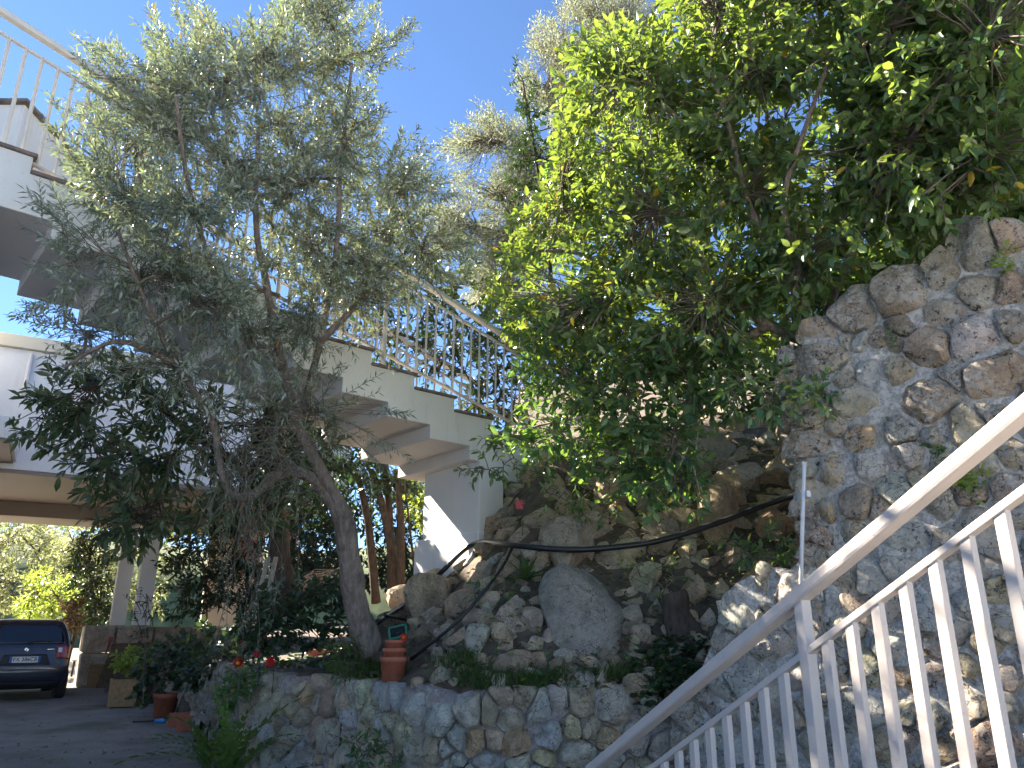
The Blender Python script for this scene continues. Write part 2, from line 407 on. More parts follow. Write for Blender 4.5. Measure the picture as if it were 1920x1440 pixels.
def stone_mesh(cell, wall, gap, th, rough, seed, deep=.1, n=24):
    cu = sum(p[0] for p in cell) / len(cell); cz = sum(p[1] for p in cell) / len(cell)
    area = .5 * abs(sum(cell[i][0] * cell[(i + 1) % len(cell)][1] - cell[(i + 1) % len(cell)][0] * cell[i][1] for i in range(len(cell))))
    if area < .0004: return None
    size = math.sqrt(area); k = max(.5, 1 - gap / size)
    # outline at even angles, corners softened
    ring = []
    for a in range(n):
        an = 2 * math.pi * (a + .5) / n; dx, dz = math.cos(an), math.sin(an); t = 1e9
        for i in range(len(cell)):
            p, q = cell[i], cell[(i + 1) % len(cell)]; ex, ez = q[0] - p[0], q[1] - p[1]; den = dx * ez - dz * ex
            if abs(den) < 1e-12: continue
            tt = ((p[0] - cu) * ez - (p[1] - cz) * ex) / den
            if tt > 0: t = min(t, tt)
        ring.append(t if t < 1e8 else size * .5)
    ring = [(ring[i - 1] + 14 * ring[i] + ring[(i + 1) % n]) / 16 for i in range(n)]
    ring = [r * k * (1 + .12 * nz((math.cos(i * 6.283 / n) * 2.4, math.sin(i * 6.283 / n) * 2.4, seed), 1.0, seed)) for i, r in enumerate(ring)]
    R = random.Random(int(seed * 1000)); ta, tb = R.uniform(-.28, .28), R.uniform(-.28, .28); th = th * R.uniform(.65, 1.35)
    rings = [(1.0, -deep), (1.03, -.25 * th), (.985, .55 * th), (.90, .90 * th), (.62, .98 * th), (.28, 1.0 * th)]
    cuts = [(R.uniform(0, 6.283), R.uniform(.1, .75), R.uniform(.5, 1.5)) for _ in range(4)]
    vs = []; 
    for j, (sc, dp) in enumerate(rings):
        for i in range(n):
            an = 2 * math.pi * (i + .5) / n; du, dz = math.cos(an) * ring[i] * sc, math.sin(an) * ring[i] * sc
            o = dp + ((ta * du + tb * dz) if j > 1 else 0)
            if j > 1: 
                q = (du / size * 1.3 + seed * 3, dz / size * 1.3, seed); o += rough * th * (.7 * fbm(q, 1.0, 3) + .35 * (abs(nz(q, 2.2, 4)) - .25))
                for ca, cd, cs in cuts:
                    e = (du * math.cos(ca) + dz * math.sin(ca)) / size - cd * .5
                    if e > 0: o -= e * cs * size * .55
                o = max(o, -.3 * th)
            vs.append(wall.at(cu + du, cz + dz, o))
    vs.append(wall.at(cu, cz, th * (1 + rough * .3 * nz((seed, 1, 2)))))
    m = len(rings); fs = [(j * n + i, j * n + (i + 1) % n, (j + 1) * n + (i + 1) % n, (j + 1) * n + i) for j in range(m - 1) for i in range(n)]
    fs += [((m - 1) * n + i, (m - 1) * n + (i + 1) % n, m * n) for i in range(n)]
    me = bpy.data.meshes.new('stone'); me.from_pydata([tuple(v) for v in vs], [], fs); me.update()
    me.polygons.foreach_set('use_smooth', [True] * len(me.polygons)); sharpen(me, 38); return me
PAL = {'g': (.50, .47, .425), 'd': (.42, .39, .35), 'b': (.52, .515, .51), 'w': (.62, .595, .55), 't': (.54, .47, .375), 'o': (.52, .39, .255),
       'r': (.46, .36, .30), 'p': (.54, .47, .40), 'k': (.32, .295, .26), 'y': (.56, .49, .38), 'n': (.46, .40, .33)}
def tint(c, v=.14):
    b = PAL[c] if isinstance(c, str) else c; s = 1 + random.uniform(-v, v); return tuple(x * s * (1 + random.uniform(-.04, .04)) for x in b)
def build_wall(parent, wall, seeds, box, gap, th, rough, mat, fill=0, outline=None, gain=1.0):
    """seeds: (px, py, r_px, colour); fill: extra stones where the photograph leaves room"""
    S = []
    for px, py, r, c in seeds:
        h = wall.pick(px, py)
        if h is None: continue
        S.append((h[0], h[1], r * h[2] / FPX, c))
    R = random.Random(3); cols = 'ggtnwbbtpgdn'
    for _ in range(fill):
        u, z = R.uniform(box[0], box[1]), R.uniform(box[2], box[3]); r = R.uniform(.035, .085)
        if all((u - s[0]) ** 2 + (z - s[1]) ** 2 > (s[2] * 1.05 + r) ** 2 for s in S): S.append((u, z, r, R.choice(cols)))
    k = 0
    for cell, s in zip(power_cells(S, box), S):
        if len(cell) < 3: continue
        if outline is not None and not outline(s[0], s[1]): continue
        me = stone_mesh(cell, wall, gap, th * min(1.5, .5 + s[2] * 6), rough, s[0] * 3.1 + s[1] * 7.7 + 20)
        if me is None: continue
        o = link('stone', me, mat, parent, tuple(min(.74, x * gain * g) for x, g in zip(tint(s[3]), (1.06, 1.0, .90)))); k += 1
    return k
def backing(name, wall, box, top, mat, parent, amp=.03, du=.06, rec=.016):
    nu = int((box[1] - box[0]) / du); nv = int((box[3] - box[2]) / du) + 1; vs = []; 
    for j in range(nv + 1):
        for i in range(nu + 1):
            u = box[0] + (box[1] - box[0]) * i / nu
            zt = min(box[3], top(u)); z = box[2] + (zt - box[2]) * j / nv
            p = wall.at(u, z); o = amp * (fbm((p.x, p.y, p.z), 4, 4, 2) * 1.6) - rec
            vs.append(wall.at(u, z, o))
    W_ = nu + 1
    fs = [(j * W_ + i, j * W_ + i + 1, (j + 1) * W_ + i + 1, (j + 1) * W_ + i) for j in range(nv) for i in range(nu)]
    # lid and back so that the wall is a solid body
    b = len(vs)
    for i in range(nu + 1):
        u = box[0] + (box[1] - box[0]) * i / nu; zt = min(box[3], top(u))
        vs.append(wall.at(u, zt + .02 * nz((u, 1, 0), 5), -.22)); vs.append(wall.at(u, zt - .05, -.42)); vs.append(wall.at(u, box[2], -.42))
    T = nv * W_
    for i in range(nu):
        fs += [(T + i, T + i + 1, b + 3 * (i + 1), b + 3 * i), (b + 3 * i, b + 3 * i + 3, b + 3 * i + 4, b + 3 * i + 1), (b + 3 * i + 1, b + 3 * i + 4, b + 3 * i + 5, b + 3 * i + 2)]
    for i, e in ((0, 0), (nu, nu)):
        fs.append(tuple([j * W_ + e for j in range(nv + 1)] + [b + 3 * e, b + 3 * e + 1, b + 3 * e + 2]))
    me = bpy.data.meshes.new(name); me.from_pydata([tuple(v) for v in vs], [], fs); me.update(); me.polygons.foreach_set('use_smooth', [True] * len(me.polygons))
    return link(name, me, mat, parent)

# the tall wall beside the steps
bigwall = Poly(BW)
right_seeds = [(1596, 590, 38, 'd'), (1552, 630, 24, 'n'), (1582, 632, 12, 't'), (1692, 548, 45, 'd'), (1702, 615, 26, 'k'), (1685, 640, 18, 'd'), (1765, 585, 30, 'g'), (1830, 640, 48, 'b'),
 (1740, 652, 44, 'n'), (1645, 645, 14, 'n'), (1545, 680, 38, 'g'), (1612, 635, 10, 'w'), (1625, 702, 18, 'w'), (1690, 692, 26, 't'), (1778, 707, 26, 'g'), (1865, 700, 52, 'n'), (1735, 748, 50, 'n'),
 (1600, 758, 30, 'g'), (1585, 710, 18, 'g'), (1902, 610, 30, 'd'), (1830, 535, 30, 'd'), (1905, 540, 22, 'r'), (1840, 476, 38, 'd'), (1895, 455, 36, 'r'), (1765, 520, 32, 'd'), (1690, 808, 30, 'b'),
 (1750, 815, 22, 'g'), (1802, 805, 40, 't'), (1862, 770, 24, 'g'), (1612, 828, 12, 'o'), (1702, 852, 28, 'g'), (1632, 870, 14, 'b'), (1762, 865, 18, 'g'), (1568, 880, 16, 't'), (1605, 945, 25, 't'),
 (1685, 920, 24, 'w'), (1655, 957, 14, 't'), (1590, 1000, 24, 't'), (1772, 940, 24, 'g'), (1812, 932, 22, 'n'), (1852, 875, 18, 'g'), (1902, 860, 22, 'p'), (1900, 912, 24, 'g'), (1822, 975, 26, 'g'),
 (1855, 1002, 28, 'g'), (1910, 960, 20, 'p'), (1697, 1015, 22, 'w'), (1532, 777, 13, 't'), (1522, 840, 13, 'p'), (1517, 872, 10, 'w'), (1516, 925, 14, 't'), (1547, 965, 12, 'o'), (1518, 968, 12, 't'),
 (1545, 1005, 13, 'n'), (1522, 1040, 15, 't'), (1632, 1093, 22, 'b'), (1587, 1093, 17, 'g'), (1740, 1145, 36, 'b'), (1801, 1129, 18, 'b'), (1862, 1107, 20, 't'), (1843, 1079, 9, 'g'), (1595, 1131, 17, 'n'),
 (1870, 1165, 28, 't'), (1795, 1193, 16, 'g'), (1745, 1212, 10, 'r'), (1670, 1135, 20, 'g'), (1676, 1212, 18, 'b'), (1843, 1212, 25, 't'), (1810, 1242, 18, 't'), (1698, 1279, 12, 'o'), (1751, 1279, 20, 'd'),
 (1812, 1318, 38, 'g'), (1890, 1262, 24, 'g'), (1884, 1329, 24, 'b'), (1745, 1343, 26, 'd'), (1704, 1332, 14, 't'), (1620, 1257, 24, 't'), (1612, 1329, 38, 'b'), (1573, 1251, 16, 'n'), (1762, 1409, 24, 'o'),
 (1857, 1392, 42, 'r'), (1573, 1375, 32, 'b'), (1651, 1401, 22, 't'), (1523, 1172, 20, 't'), (1384, 1088, 30, 'w'), (1435, 1099, 20, 'g'), (1463, 1107, 34, 'b'), (1387, 1164, 30, 'w'), (1426, 1147, 15, 't'),
 (1367, 1203, 24, 'g'), (1437, 1214, 30, 'b'), (1398, 1268, 38, 'b'), (1362, 1293, 18, 'b'), (1297, 1347, 28, 'g'), (1449, 1316, 25, 'b'), (1319, 1321, 14, 'g'), (1342, 1391, 28, 'b'), (1370, 1358, 14, 'd'),
 (1283, 1385, 18, 'g'), (1409, 1349, 20, 'g'), (1474, 1344, 18, 't'), (1395, 1406, 24, 'b'), (1466, 1392, 28, 'b'), (1308, 1424, 18, 'g'), (1500, 1265, 26, 'b'), (1530, 1320, 22, 'g')]
right_seeds += [(x + random.uniform(-14, 14), y + random.uniform(-12, 12), random.uniform(20, 40), random.choice('gbtnd')) for y in (1475, 1540, 1600) for x in range(1260, 2100, 78)]
right_seeds += [(x + random.uniform(-12, 12), y, random.uniform(20, 38), random.choice('gdtnr')) for x in (1960, 2030, 2100, 2180) for y in range(430, 1440, 74)]
top_px = [(1498, 640), (1512, 606), (1560, 578), (1622, 556), (1680, 522), (1760, 498), (1805, 462), (1862, 436), (1920, 418), (2000, 396), (2300, 380)]
left_px = [(1502, 640), (1498, 720), (1512, 790), (1505, 880), (1503, 960), (1506, 1040), (1478, 1062), (1400, 1072), (1352, 1110), (1340, 1190), (1305, 1270), (1262, 1340), (1238, 1420), (1228, 1700)]
tops = sorted((bigwall.pick(*p)[0], bigwall.pick(*p)[1]) for p in top_px if bigwall.pick(*p)); lefts = sorted((bigwall.pick(*p)[1], bigwall.pick(*p)[0]) for p in left_px if bigwall.pick(*p))
def lerp_list(L, x):
    if x <= L[0][0]: return L[0][1]
    for a, b in zip(L[:-1], L[1:]):
        if x <= b[0]: return a[1] + (b[1] - a[1]) * (x - a[0]) / max(1e-9, b[0] - a[0])
    return L[-1][1]
def bw_top(u):
    if u >= tops[0][0] + .02: return lerp_list(tops, u)
    zs = [z for z in np.arange(0.2, 3.5, .02) if lerp_list(lefts, z) <= u]; return max(zs) if zs else .2
u0 = min(l[1] for l in lefts) - .02; u1 = bigwall.u[-1] - .05
bw = thing('stone_wall', BW_A + Vector((.5, -.3, 0)), 'tall lichen-covered rubble stone wall behind the near white railing', 'wall'); bw['kind'] = 'thing'
backing('mortar', bigwall, (u0 + .06, u1, .05, 4), lambda u: bw_top(u) - .015, M['mortar_grey'], bw, .022, .045, .006)
nb = build_wall(bw, bigwall, right_seeds, (u0, u1, .1, 4), .012, .042, .9, M['rock_lichen'], 420, lambda u, z: z < bw_top(u) - .01, 1.3)
# the end of that wall: stones on its thickness, turned to the rockery
endp = bigwall.at(lerp_list(lefts, 2.2), 0); nrm = Vector((BW_D.y, -BW_D.x, 0))
endwall = Poly([endp - nrm * .5 - BW_D * .06, endp + nrm * .03 - BW_D * .03])
es = [(-1, -1, -1, 'g')][:0]; S = []
for _ in range(300):
    q = (random.uniform(.0, .55), random.uniform(1.45, 3.25), random.uniform(.04, .10), random.choice('ttpgwn'))
    if all((q[0] - s[0]) ** 2 + (q[1] - s[1]) ** 2 > (q[2] + s[2]) ** 2 * .8 for s in S): S.append(q)
for cell, s in zip(power_cells(S, (0, .55, 1.45, 3.25)), S):
    if len(cell) >= 3:
        me = stone_mesh(cell, endwall, .015, .05, .7, s[0] * 5 + s[1] * 3 + 90)
        if me: link('stone', me, M['rock_lichen'], bw, tint(s[3]))

# the low retaining wall along the drive
rwall = Poly(RW, .0)
low_seeds = [(488, 1268, 14, 'r'), (463, 1289, 14, 'n'), (475, 1314, 14, 'g'), (495, 1303, 12, 't'), (513, 1268, 12, 'g'), (528, 1266, 9, 'g'), (548, 1266, 20, 'w'), (563, 1293, 9, 'g'), (521, 1316, 12, 'g'),
 (546, 1324, 13, 't'), (575, 1306, 15, 'o'), (572, 1345, 13, 'n'), (590, 1318, 8, 'g'), (617, 1316, 21, 'r'), (605, 1282, 14, 'n'), (636, 1312, 11, 'w'), (663, 1297, 20, 'w'), (657, 1353, 12, 'w'), (694, 1332, 22, 'p'),
 (713, 1301, 10, 'w'), (680, 1366, 19, 't'), (719, 1372, 18, 'w'), (738, 1312, 16, 'w'), (773, 1328, 27, 'b'), (821, 1349, 28, 'w'), (752, 1378, 22, 'y'), (502, 1378, 14, 'b'), (484, 1395, 10, 't'), (538, 1387, 23, 'p'),
 (505, 1418, 15, 'g'), (561, 1414, 19, 'b'), (590, 1374, 19, 'r'), (625, 1382, 26, 'g'), (598, 1418, 14, 'n'), (644, 1410, 13, 'p'), (811, 1405, 20, 'y'), (661, 1424, 10, 'w'), (838, 1408, 14, 'b'), (784, 1410, 16, 'g'),
 (721, 1418, 18, 't'), (860, 1385, 19, 'b'), (881, 1335, 26, 'g'), (917, 1337, 20, 't'), (954, 1345, 23, 't'), (946, 1314, 16, 'n'), (983, 1310, 17, 'n'), (1015, 1330, 23, 'w'), (1044, 1322, 16, 'g'), (1092, 1318, 26, 'n'),
 (1154, 1322, 31, 'g'), (888, 1391, 21, 'o'), (965, 1393, 21, 'o'), (927, 1384, 14, 'r'), (1029, 1378, 24, 'b'), (1073, 1364, 19, 'o'), (1100, 1364, 17, 't'), (1142, 1387, 17, 'o'), (1081, 1418, 29, 'g'), (1021, 1426, 17, 'o'),
 (908, 1437, 18, 'w'), (975, 1437, 18, 't'), (848, 1428, 14, 'b'), (1195, 1370, 18, 'd'), (1140, 1430, 20, 'g')]
low_seeds += [(x + random.uniform(-10, 10), y + random.uniform(-8, 8), random.uniform(15, 26), random.choice('gtnrwbp')) for y in (1462, 1500, 1540) for x in range(470, 1260, 46)]
low_seeds += [(1230, 1340, 24, 'd'), (1250, 1400, 22, 'g'), (1280, 1330, 26, 'n')]
U = lambda px, py: rwall.pick(px, py)[0]
rw0, rw1 = U(455, 1290), rwall.u[-1] - .1
rtop = lambda u: WTOP + .045 * nz((u, 0, 0), 3.1) + .03 * nz((u, 4, 0), 9)
rw = thing('retaining_wall', RW[20], 'low curved retaining wall of rough stones edging the planted terrace above the drive', 'wall'); rw['kind'] = 'thing'
backing('mortar', rwall, (rw0 - 6.8, rw1, -.05, 1.2), rtop, M['mortar_brown'], rw, .012, .055)
build_wall(rw, rwall, low_seeds, (rw0, rw1, .02, .93), .012, .055, .9, M['rock_wall'], 240, lambda u, z: z < rtop(u) - .01, 1.42)
R = random.Random(5); S = []
for _ in range(700):
    u, z, r = rw0 - R.uniform(.02, 6.6), R.uniform(.06, .9), R.uniform(.08, .17)
    if all((u - s[0]) ** 2 + (z - s[1]) ** 2 > (s[2] + r) ** 2 * .75 for s in S): S.append((u, z, r, R.choice('ddkgnk')))
for cell, s in zip(power_cells(S, (rw0 - 6.7, rw0, .02, .95)), S):
    if len(cell) >= 3:
        me = stone_mesh(cell, rwall, .03, .07, .8, s[0] * 5 + s[1] * 3 + 50, n=12)
        if me: link('stone', me, M['rock_wall'], rw, tint(s[3]))

# ------------------------------------------------------------------ the rockery: rocks on the bank
def rock_variant(seed, sub=3, ncut=11, dmin=.38, dmax=.74):
    bm = bmesh.new(); bmesh.ops.create_icosphere(bm, subdivisions=sub, radius=1.0); R = random.Random(seed)
    cuts = [(Vector((R.gauss(0, 1), R.gauss(0, 1), R.gauss(0, 1))).normalized(), R.uniform(dmin, dmax)) for _ in range(ncut)]
    for v in bm.verts:
        p = v.co.copy()
        for n, d in cuts:
            k = p.dot(n) - d
            if k > 0: p -= n * k
        p *= 1 + .10 * fbm(v.co, 1.3, 2, seed) + .06 * fbm(v.co, 4.0, 3, seed + 9)
        v.co = p * 1.28
    me = bpy.data.meshes.new('rock'); bm.to_mesh(me); bm.free(); me.polygons.foreach_set('use_smooth', [True] * len(me.polygons)); sharpen(me, 18); return me
ROCKS = [rock_variant(s) for s in range(12)]
for me in ROCKS: me.materials.append(M['rock'])
slope = hill
def put_rock(px, py, wpx, hpx, c, name='stone', parent=None, sink=.25, var=None, depth=None, rot=None):
    p, D = hit(px, py)
    if p is None: return None
    sx, sz = wpx * D / FPX / 2, hpx * D / FPX / 2
    sy = (sx + sz) / 2 * .9 if depth is None else depth
    o = bpy.data.objects.new(name, ROCKS[random.randrange(12) if var is None else var]); COL.objects.link(o)
    o.location = p + Vector((0, 1, -.3)) * sy * sink; o.scale = (sx * 1.18, sy * 1.1, sz * 1.18)
    o.rotation_euler = (random.uniform(-.35, .35), random.uniform(-.3, .3), random.uniform(-.6, .6)) if rot is None else rot
    o.color = (*(min(.7, x * g) for x, g in zip(tint(c), (1.28, 1.17, 1.02))), 1)
    if parent is not None: o.parent = parent
    return o
rocks = [(1065, 1048, 105, 130, 'd'), (1122, 1002, 66, 50, 'g'), (885, 1050, 34, 32, 'w'), (915, 1082, 40, 56, 'y'), (885, 1096, 34, 48, 'g'), (932, 1048, 34, 34, 'w'), (957, 1070, 44, 50, 'n'), (1002, 1072, 56, 60, 'n'),
 (818, 1135, 110, 130, 'y'), (822, 1086, 60, 34, 't'), (872, 1140, 60, 70, 'n'), (1037, 920, 66, 60, 'n'), (1110, 900, 66, 60, 'n'), (1152, 932, 76, 70, 'n'), (1087, 958, 96, 66, 'n'), (1012, 885, 60, 50, 'r'), (937, 985, 60, 60, 'n'), (1010, 985, 70, 60, 'd'),
 (960, 1160, 72, 84, 'g'), (998, 1168, 60, 48, 'g'), (897, 1206, 56, 64, 'b'), (960, 1246, 90, 52, 'n'), (936, 1282, 40, 34, 'b'), (1000, 1212, 28, 30, 't'), (1010, 1240, 26, 40, 't'), (915, 1165, 50, 50, 'n'), (860, 1200, 44, 50, 'n'),
 (1165, 1052, 80, 56, 't'), (1205, 1092, 96, 68, 't'), (1236, 1138, 40, 62, 'w'), (1196, 1186, 44, 40, 'n'), (1196, 1238, 48, 46, 'n'), (1257, 1222, 50, 46, 'n'), (1302, 1120, 80, 80, 'n'), (1320, 862, 120, 130, 'd'), (1392, 902, 120, 86, 'g'), (1470, 898, 110, 70, 'g'),
 (1330, 784, 90, 50, 't'), (1430, 802, 90, 120, 'd'), (1482, 826, 66, 100, 'd'), (1380, 808, 56, 60, 'o'), (1342, 822, 50, 40, 'p'), (1158, 920, 60, 76, 'r'), (1162, 974, 70, 50, 'd'), (1175, 1036, 96, 66, 't'), (1280, 980, 62, 56, 't'), (1362, 990, 84, 150, 't'),
 (1450, 992, 100, 70, 'r'), (1455, 942, 90, 50, 't'), (1245, 1024, 60, 44, 'g'), (1382, 1040, 90, 46, 'p'), (1436, 1050, 100, 30, 'r'), (1105, 906, 60, 60, 'n'), (1230, 900, 80, 80, 'n'), (1240, 820, 70, 60, 'n'), (1190, 860, 70, 60, 'r'), (1060, 850, 70, 50, 'n'), (1130, 820, 70, 60, 'n'),
 (735, 1066, 50, 50, 'd'), (772, 1082, 46, 56, 'd'), (720, 1112, 56, 46, 'k'), (756, 1132, 66, 56, 'd'), (740, 1168, 56, 46, 'k'), (705, 1082, 36, 46, 'd'), (790, 1110, 44, 50, 'n'), (690, 1040, 44, 38, 'y'), (765, 1032, 46, 44, 't'), (722, 1010, 40, 40, 't'), (660, 1010, 40, 40, 't'),
 (812, 1190, 60, 50, 'k'), (770, 1200, 50, 40, 'k'), (838, 1230, 40, 30, 'g'), (700, 1150, 40, 40, 'k'), (1290, 1190, 60, 50, 'n'), (1320, 1240, 60, 50, 'd'), (1150, 1240, 40, 40, 'n'), (1220, 1270, 46, 36, 'd')]
for a in rocks: put_rock(a[0], a[1], a[2] * .88, a[3] * .88, a[4], parent=slope)
R = random.Random(21); k = 0
for _ in range(520):
    px, py = R.uniform(780, 1500), R.uniform(780, 1290)
    if py < 1000 and px < 930: continue
    s = R.uniform(12, 42); put_rock(px, py, s * R.uniform(.8, 1.4), s, R.choice('ngdtngkb'), parent=slope, sink=.35)

# invented pale yard behind the viewer
ym = MB(); ym.add([(-9.4, -40, .006), (16, -40, .006), (16, 2.2, .006), (-9.4, 2.2, .006)], [(0, 1, 2, 3)])  # unseen sheet added to bounce sunlight into the shaded side
tag(ym.build('added_bounce_yard', simple('bounce_yard', (.55, .52, .47), .9, .12, 2, 60, .3)), kind='structure')

hl = MB(); nh = 96; hv = []
for ring_, (rad, zb) in enumerate(((75, -1), (80, 0), (95, 1), (130, 1.5))):
    for k in range(nh + 1):
        a = math.radians(-100 + 200 * k / nh); x, y = rad * math.sin(a), rad * math.cos(a); hh = 10.5 + 3.5 * fbm((x, y, 0), .03, 3) + 1.6 * nz((x, y, 5), .25)
        hv.append((x, y, (-1, hh * .6, hh, hh * 1.2)[ring_]))
hl.add(hv, [(r * (nh + 1) + k + 1, r * (nh + 1) + k, (r + 1) * (nh + 1) + k, (r + 1) * (nh + 1) + k + 1) for r in range(3) for k in range(nh)])
tag(hl.build('hills', simple('wooded_hill', (.10, .13, .055), .95, .5, .6, 2.5, 1.0), smooth=True), kind='structure')
# ------------------------------------------------------------------ the concrete bridge stair
AL, GO, RI = .710, .532, .15
SX, SY, SZ = -.463, 8.271, 3.239
SD = Vector((-math.cos(AL), -math.sin(AL), 0)); SW = Vector((-math.sin(AL), math.cos(AL), 0)); SWID = 1.45
def stair(n, w_, z): return Vector((SX, SY, 0)) + SD * (n * GO) + SW * w_ + Vector((0, 0, z))
tread_z = lambda m: 3.62 + RI * m
stairs = thing('bridge_stair', stair(0, .7, 2.0), 'white concrete outdoor stair with stepped underside spanning above the terrace', 'staircase')
N0, N1 = -2, 10
top, bot = [], []
for m in range(N0, N1 + 1):
    a, b = m - .58, m + .42
    if m == N0: a = -2.7
    if m == N1: b = 15.0
    top += [(a, tread_z(m) - .03), (b, tread_z(m) - .03)]
for k in range(0, 11):
    zz = SZ + RI * k
    bot += [(k, zz - RI), (k, zz)] if k > 0 else [(0, zz - RI), (0, zz)]
bot += [(15.0, SZ + RI * 10)]
# side outline: along the treads, then back under the soffit
out = top + bot[::-1] + [(-.75, SZ - RI), (-.75, SZ - 2 * RI), (-2.7, SZ - 2.6 * RI)]
nO = len(out); vs = [stair(n, 0, z) for n, z in out] + [stair(n, SWID, z) for n, z in out]
fl = MB(); fl.add(vs, [tuple(range(nO))[::-1], tuple(range(nO, 2 * nO))])
fl.add(vs, [(i, (i + 1) % nO, nO + (i + 1) % nO, nO + i) for i in range(nO)])
me = fl.mesh('flight'); bm = bmesh.new(); bm.from_mesh(me); bmesh.ops.remove_doubles(bm, verts=bm.verts, dist=1e-5); bmesh.ops.recalc_face_normals(bm, faces=bm.faces)
bm.to_mesh(me); bm.free(); me.materials.append(M['plaster']); me.materials.append(M['soffit'])
for p in me.polygons:
    if p.normal.z < -.5 or (abs(p.normal.dot(SD)) > .7 and p.center.z < 3.5 + RI * ((Vector((SX, SY, 0)) - Vector((p.center.x, p.center.y, 0))).dot(-SD) / GO) - .12 and p.area < 1): p.material_index = 1
flight = link('flight', me, None, stairs)
b_ = flight.modifiers.new('bevel', 'BEVEL'); b_.width = .008; b_.segments = 2
for m in range(N0, N1 + 1):
    a, b = m - .58 - .05, m + .42
    if m == N0: a = -2.75
    if m == N1: b = 15.0
    c = [stair(a, -.025, 0), stair(b, -.025, 0), stair(b, SWID + .02, 0), stair(a, SWID + .02, 0)]; z = tread_z(m)
    vs = [v + Vector((0, 0, z - .03)) for v in c] + [v + Vector((0, 0, z)) for v in c]
    MB().add(vs, [(3, 2, 1, 0), (4, 5, 6, 7), (0, 1, 5, 4), (1, 2, 6, 5), (2, 3, 7, 6), (3, 0, 4, 7)]).build('tread_slab', M['cap'], stairs, bevel=.006)
    r = [stair(a + .06, .0, 0), stair(a + .06, SWID, 0)]
# supporting pier across the foot of the flight
def pier(n0, n1, w0, w1, z0, z1, name, mat):
    c = [stair(n0, w0, 0), stair(n1, w0, 0), stair(n1, w1, 0), stair(n0, w1, 0)]
    vs = [v + Vector((0, 0, z0)) for v in c] + [v + Vector((0, 0, z1)) for v in c]
    return MB().add(vs, [(3, 2, 1, 0), (4, 5, 6, 7), (0, 1, 5, 4), (1, 2, 6, 5), (2, 3, 7, 6), (3, 0, 4, 7)]).build(name, mat, stairs, bevel=.012)
pier(-.9, -.25, -.01, 1.06, 2.3, SZ - RI + .01, 'pier_head', M['plaster_plain'])
pier(-.9, -.22, -.02, 1.20, .9, 2.32, 'pier_foot', M['plaster_plain'])
pier(9.2, 10.6, .02, SWID - .02, 4.2, SZ + RI * 9.4, 'landing_beam', M['plaster'])
# the two railings
def stair_railing(w_, n0, n1, posts, label, step):
    rl = thing('stair_railing', stair(4, w_, 4.2), label, 'railing')
    hz, uz, bz = (lambda n: 4.85 + .145 * n), (lambda n: 4.705 + .14 * n), (lambda n: 3.80 + .133 * n)
    pt = lambda n, f: stair(n, w_, f(n))
    MB().bar(pt(n0, hz), pt(n1, hz), .075, .05).build('handrail', M['rail_paint'], rl, bevel=.01)
    MB().bar(pt(n0, uz), pt(n1, uz), .03, .022).build('upper_rail', M['rail_paint'], rl)
    MB().bar(pt(n0, bz), pt(n1, bz), .035, .022).build('lower_rail', M['rail_paint'], rl)
    for n in posts:
        mm = math.floor(n + .58); MB().bar(stair(n, w_, tread_z(max(N0, min(N1, mm))) - .01), pt(n, hz), .042, .042, (1, 0, 0)).build('post', M['rail_paint'], rl, bevel=.004)
    n = n0 + step
    while n < n1:
        if all(abs(n - q) > .1 for q in posts): MB().bar(pt(n, bz), pt(n, uz), .022, .022, (1, 0, 0)).build('baluster', M['rail_paint'], rl)
        n += step
    return rl
stair_railing(.07, -1.72, 12.0, (-1.68, 2.08, 5.85, 9.55), 'chipped white railing on the open side of the concrete stair', .234)
stair_railing(SWID - .08, -2.4, 6.0, (-2.3, 1.8, 5.7), 'white railing on the far side of the concrete stair', .26)

# ------------------------------------------------------------------ railing of the near steps
D0 = 2.0
def near(i, dz=0.0):
    a = P(1877, 955, D0); e = P(1272, 1405, D0 * 1.564); p = a.lerp(e, i / 14); p.z += dz; return p
nr = thing('step_railing', near(7, -1.0), 'pale pinkish-white metal railing of the near steps, sunlit in patches', 'railing')
MB().bar(near(-6, .185), near(20.9, .185), .062, .046).build('handrail', M['rail_near'], nr, bevel=.011)
MB().bar(near(-6), near(20.9), .034, .022).build('upper_rail', M['rail_near'], nr, bevel=.003)
MB().bar(near(-6, -.95), near(20.9, -.95), .034, .022).build('lower_rail', M['rail_near'], nr, bevel=.003)
for i in range(-6, 21):
    if i == 7: continue
    q = near(i); MB().bar(q + Vector((0, 0, -.95)), q, .035, .024, (near(1) - near(0)).cross(Vector((0, 0, 1)))).build('baluster', M['rail_near'], nr, bevel=.003)
q = near(6.85); MB().bar(q + Vector((0, 0, -1.12)), q + Vector((0, 0, .18)), .040, .042, (near(1) - near(0)).cross(Vector((0, 0, 1)))).build('post', M['rail_near'], nr, bevel=.004)
q = near(20.6); MB().bar(q + Vector((0, 0, -1.12)), q + Vector((0, 0, .18)), .040, .042, (near(1) - near(0)).cross(Vector((0, 0, 1)))).build('post', M['rail_near'], nr, bevel=.004)
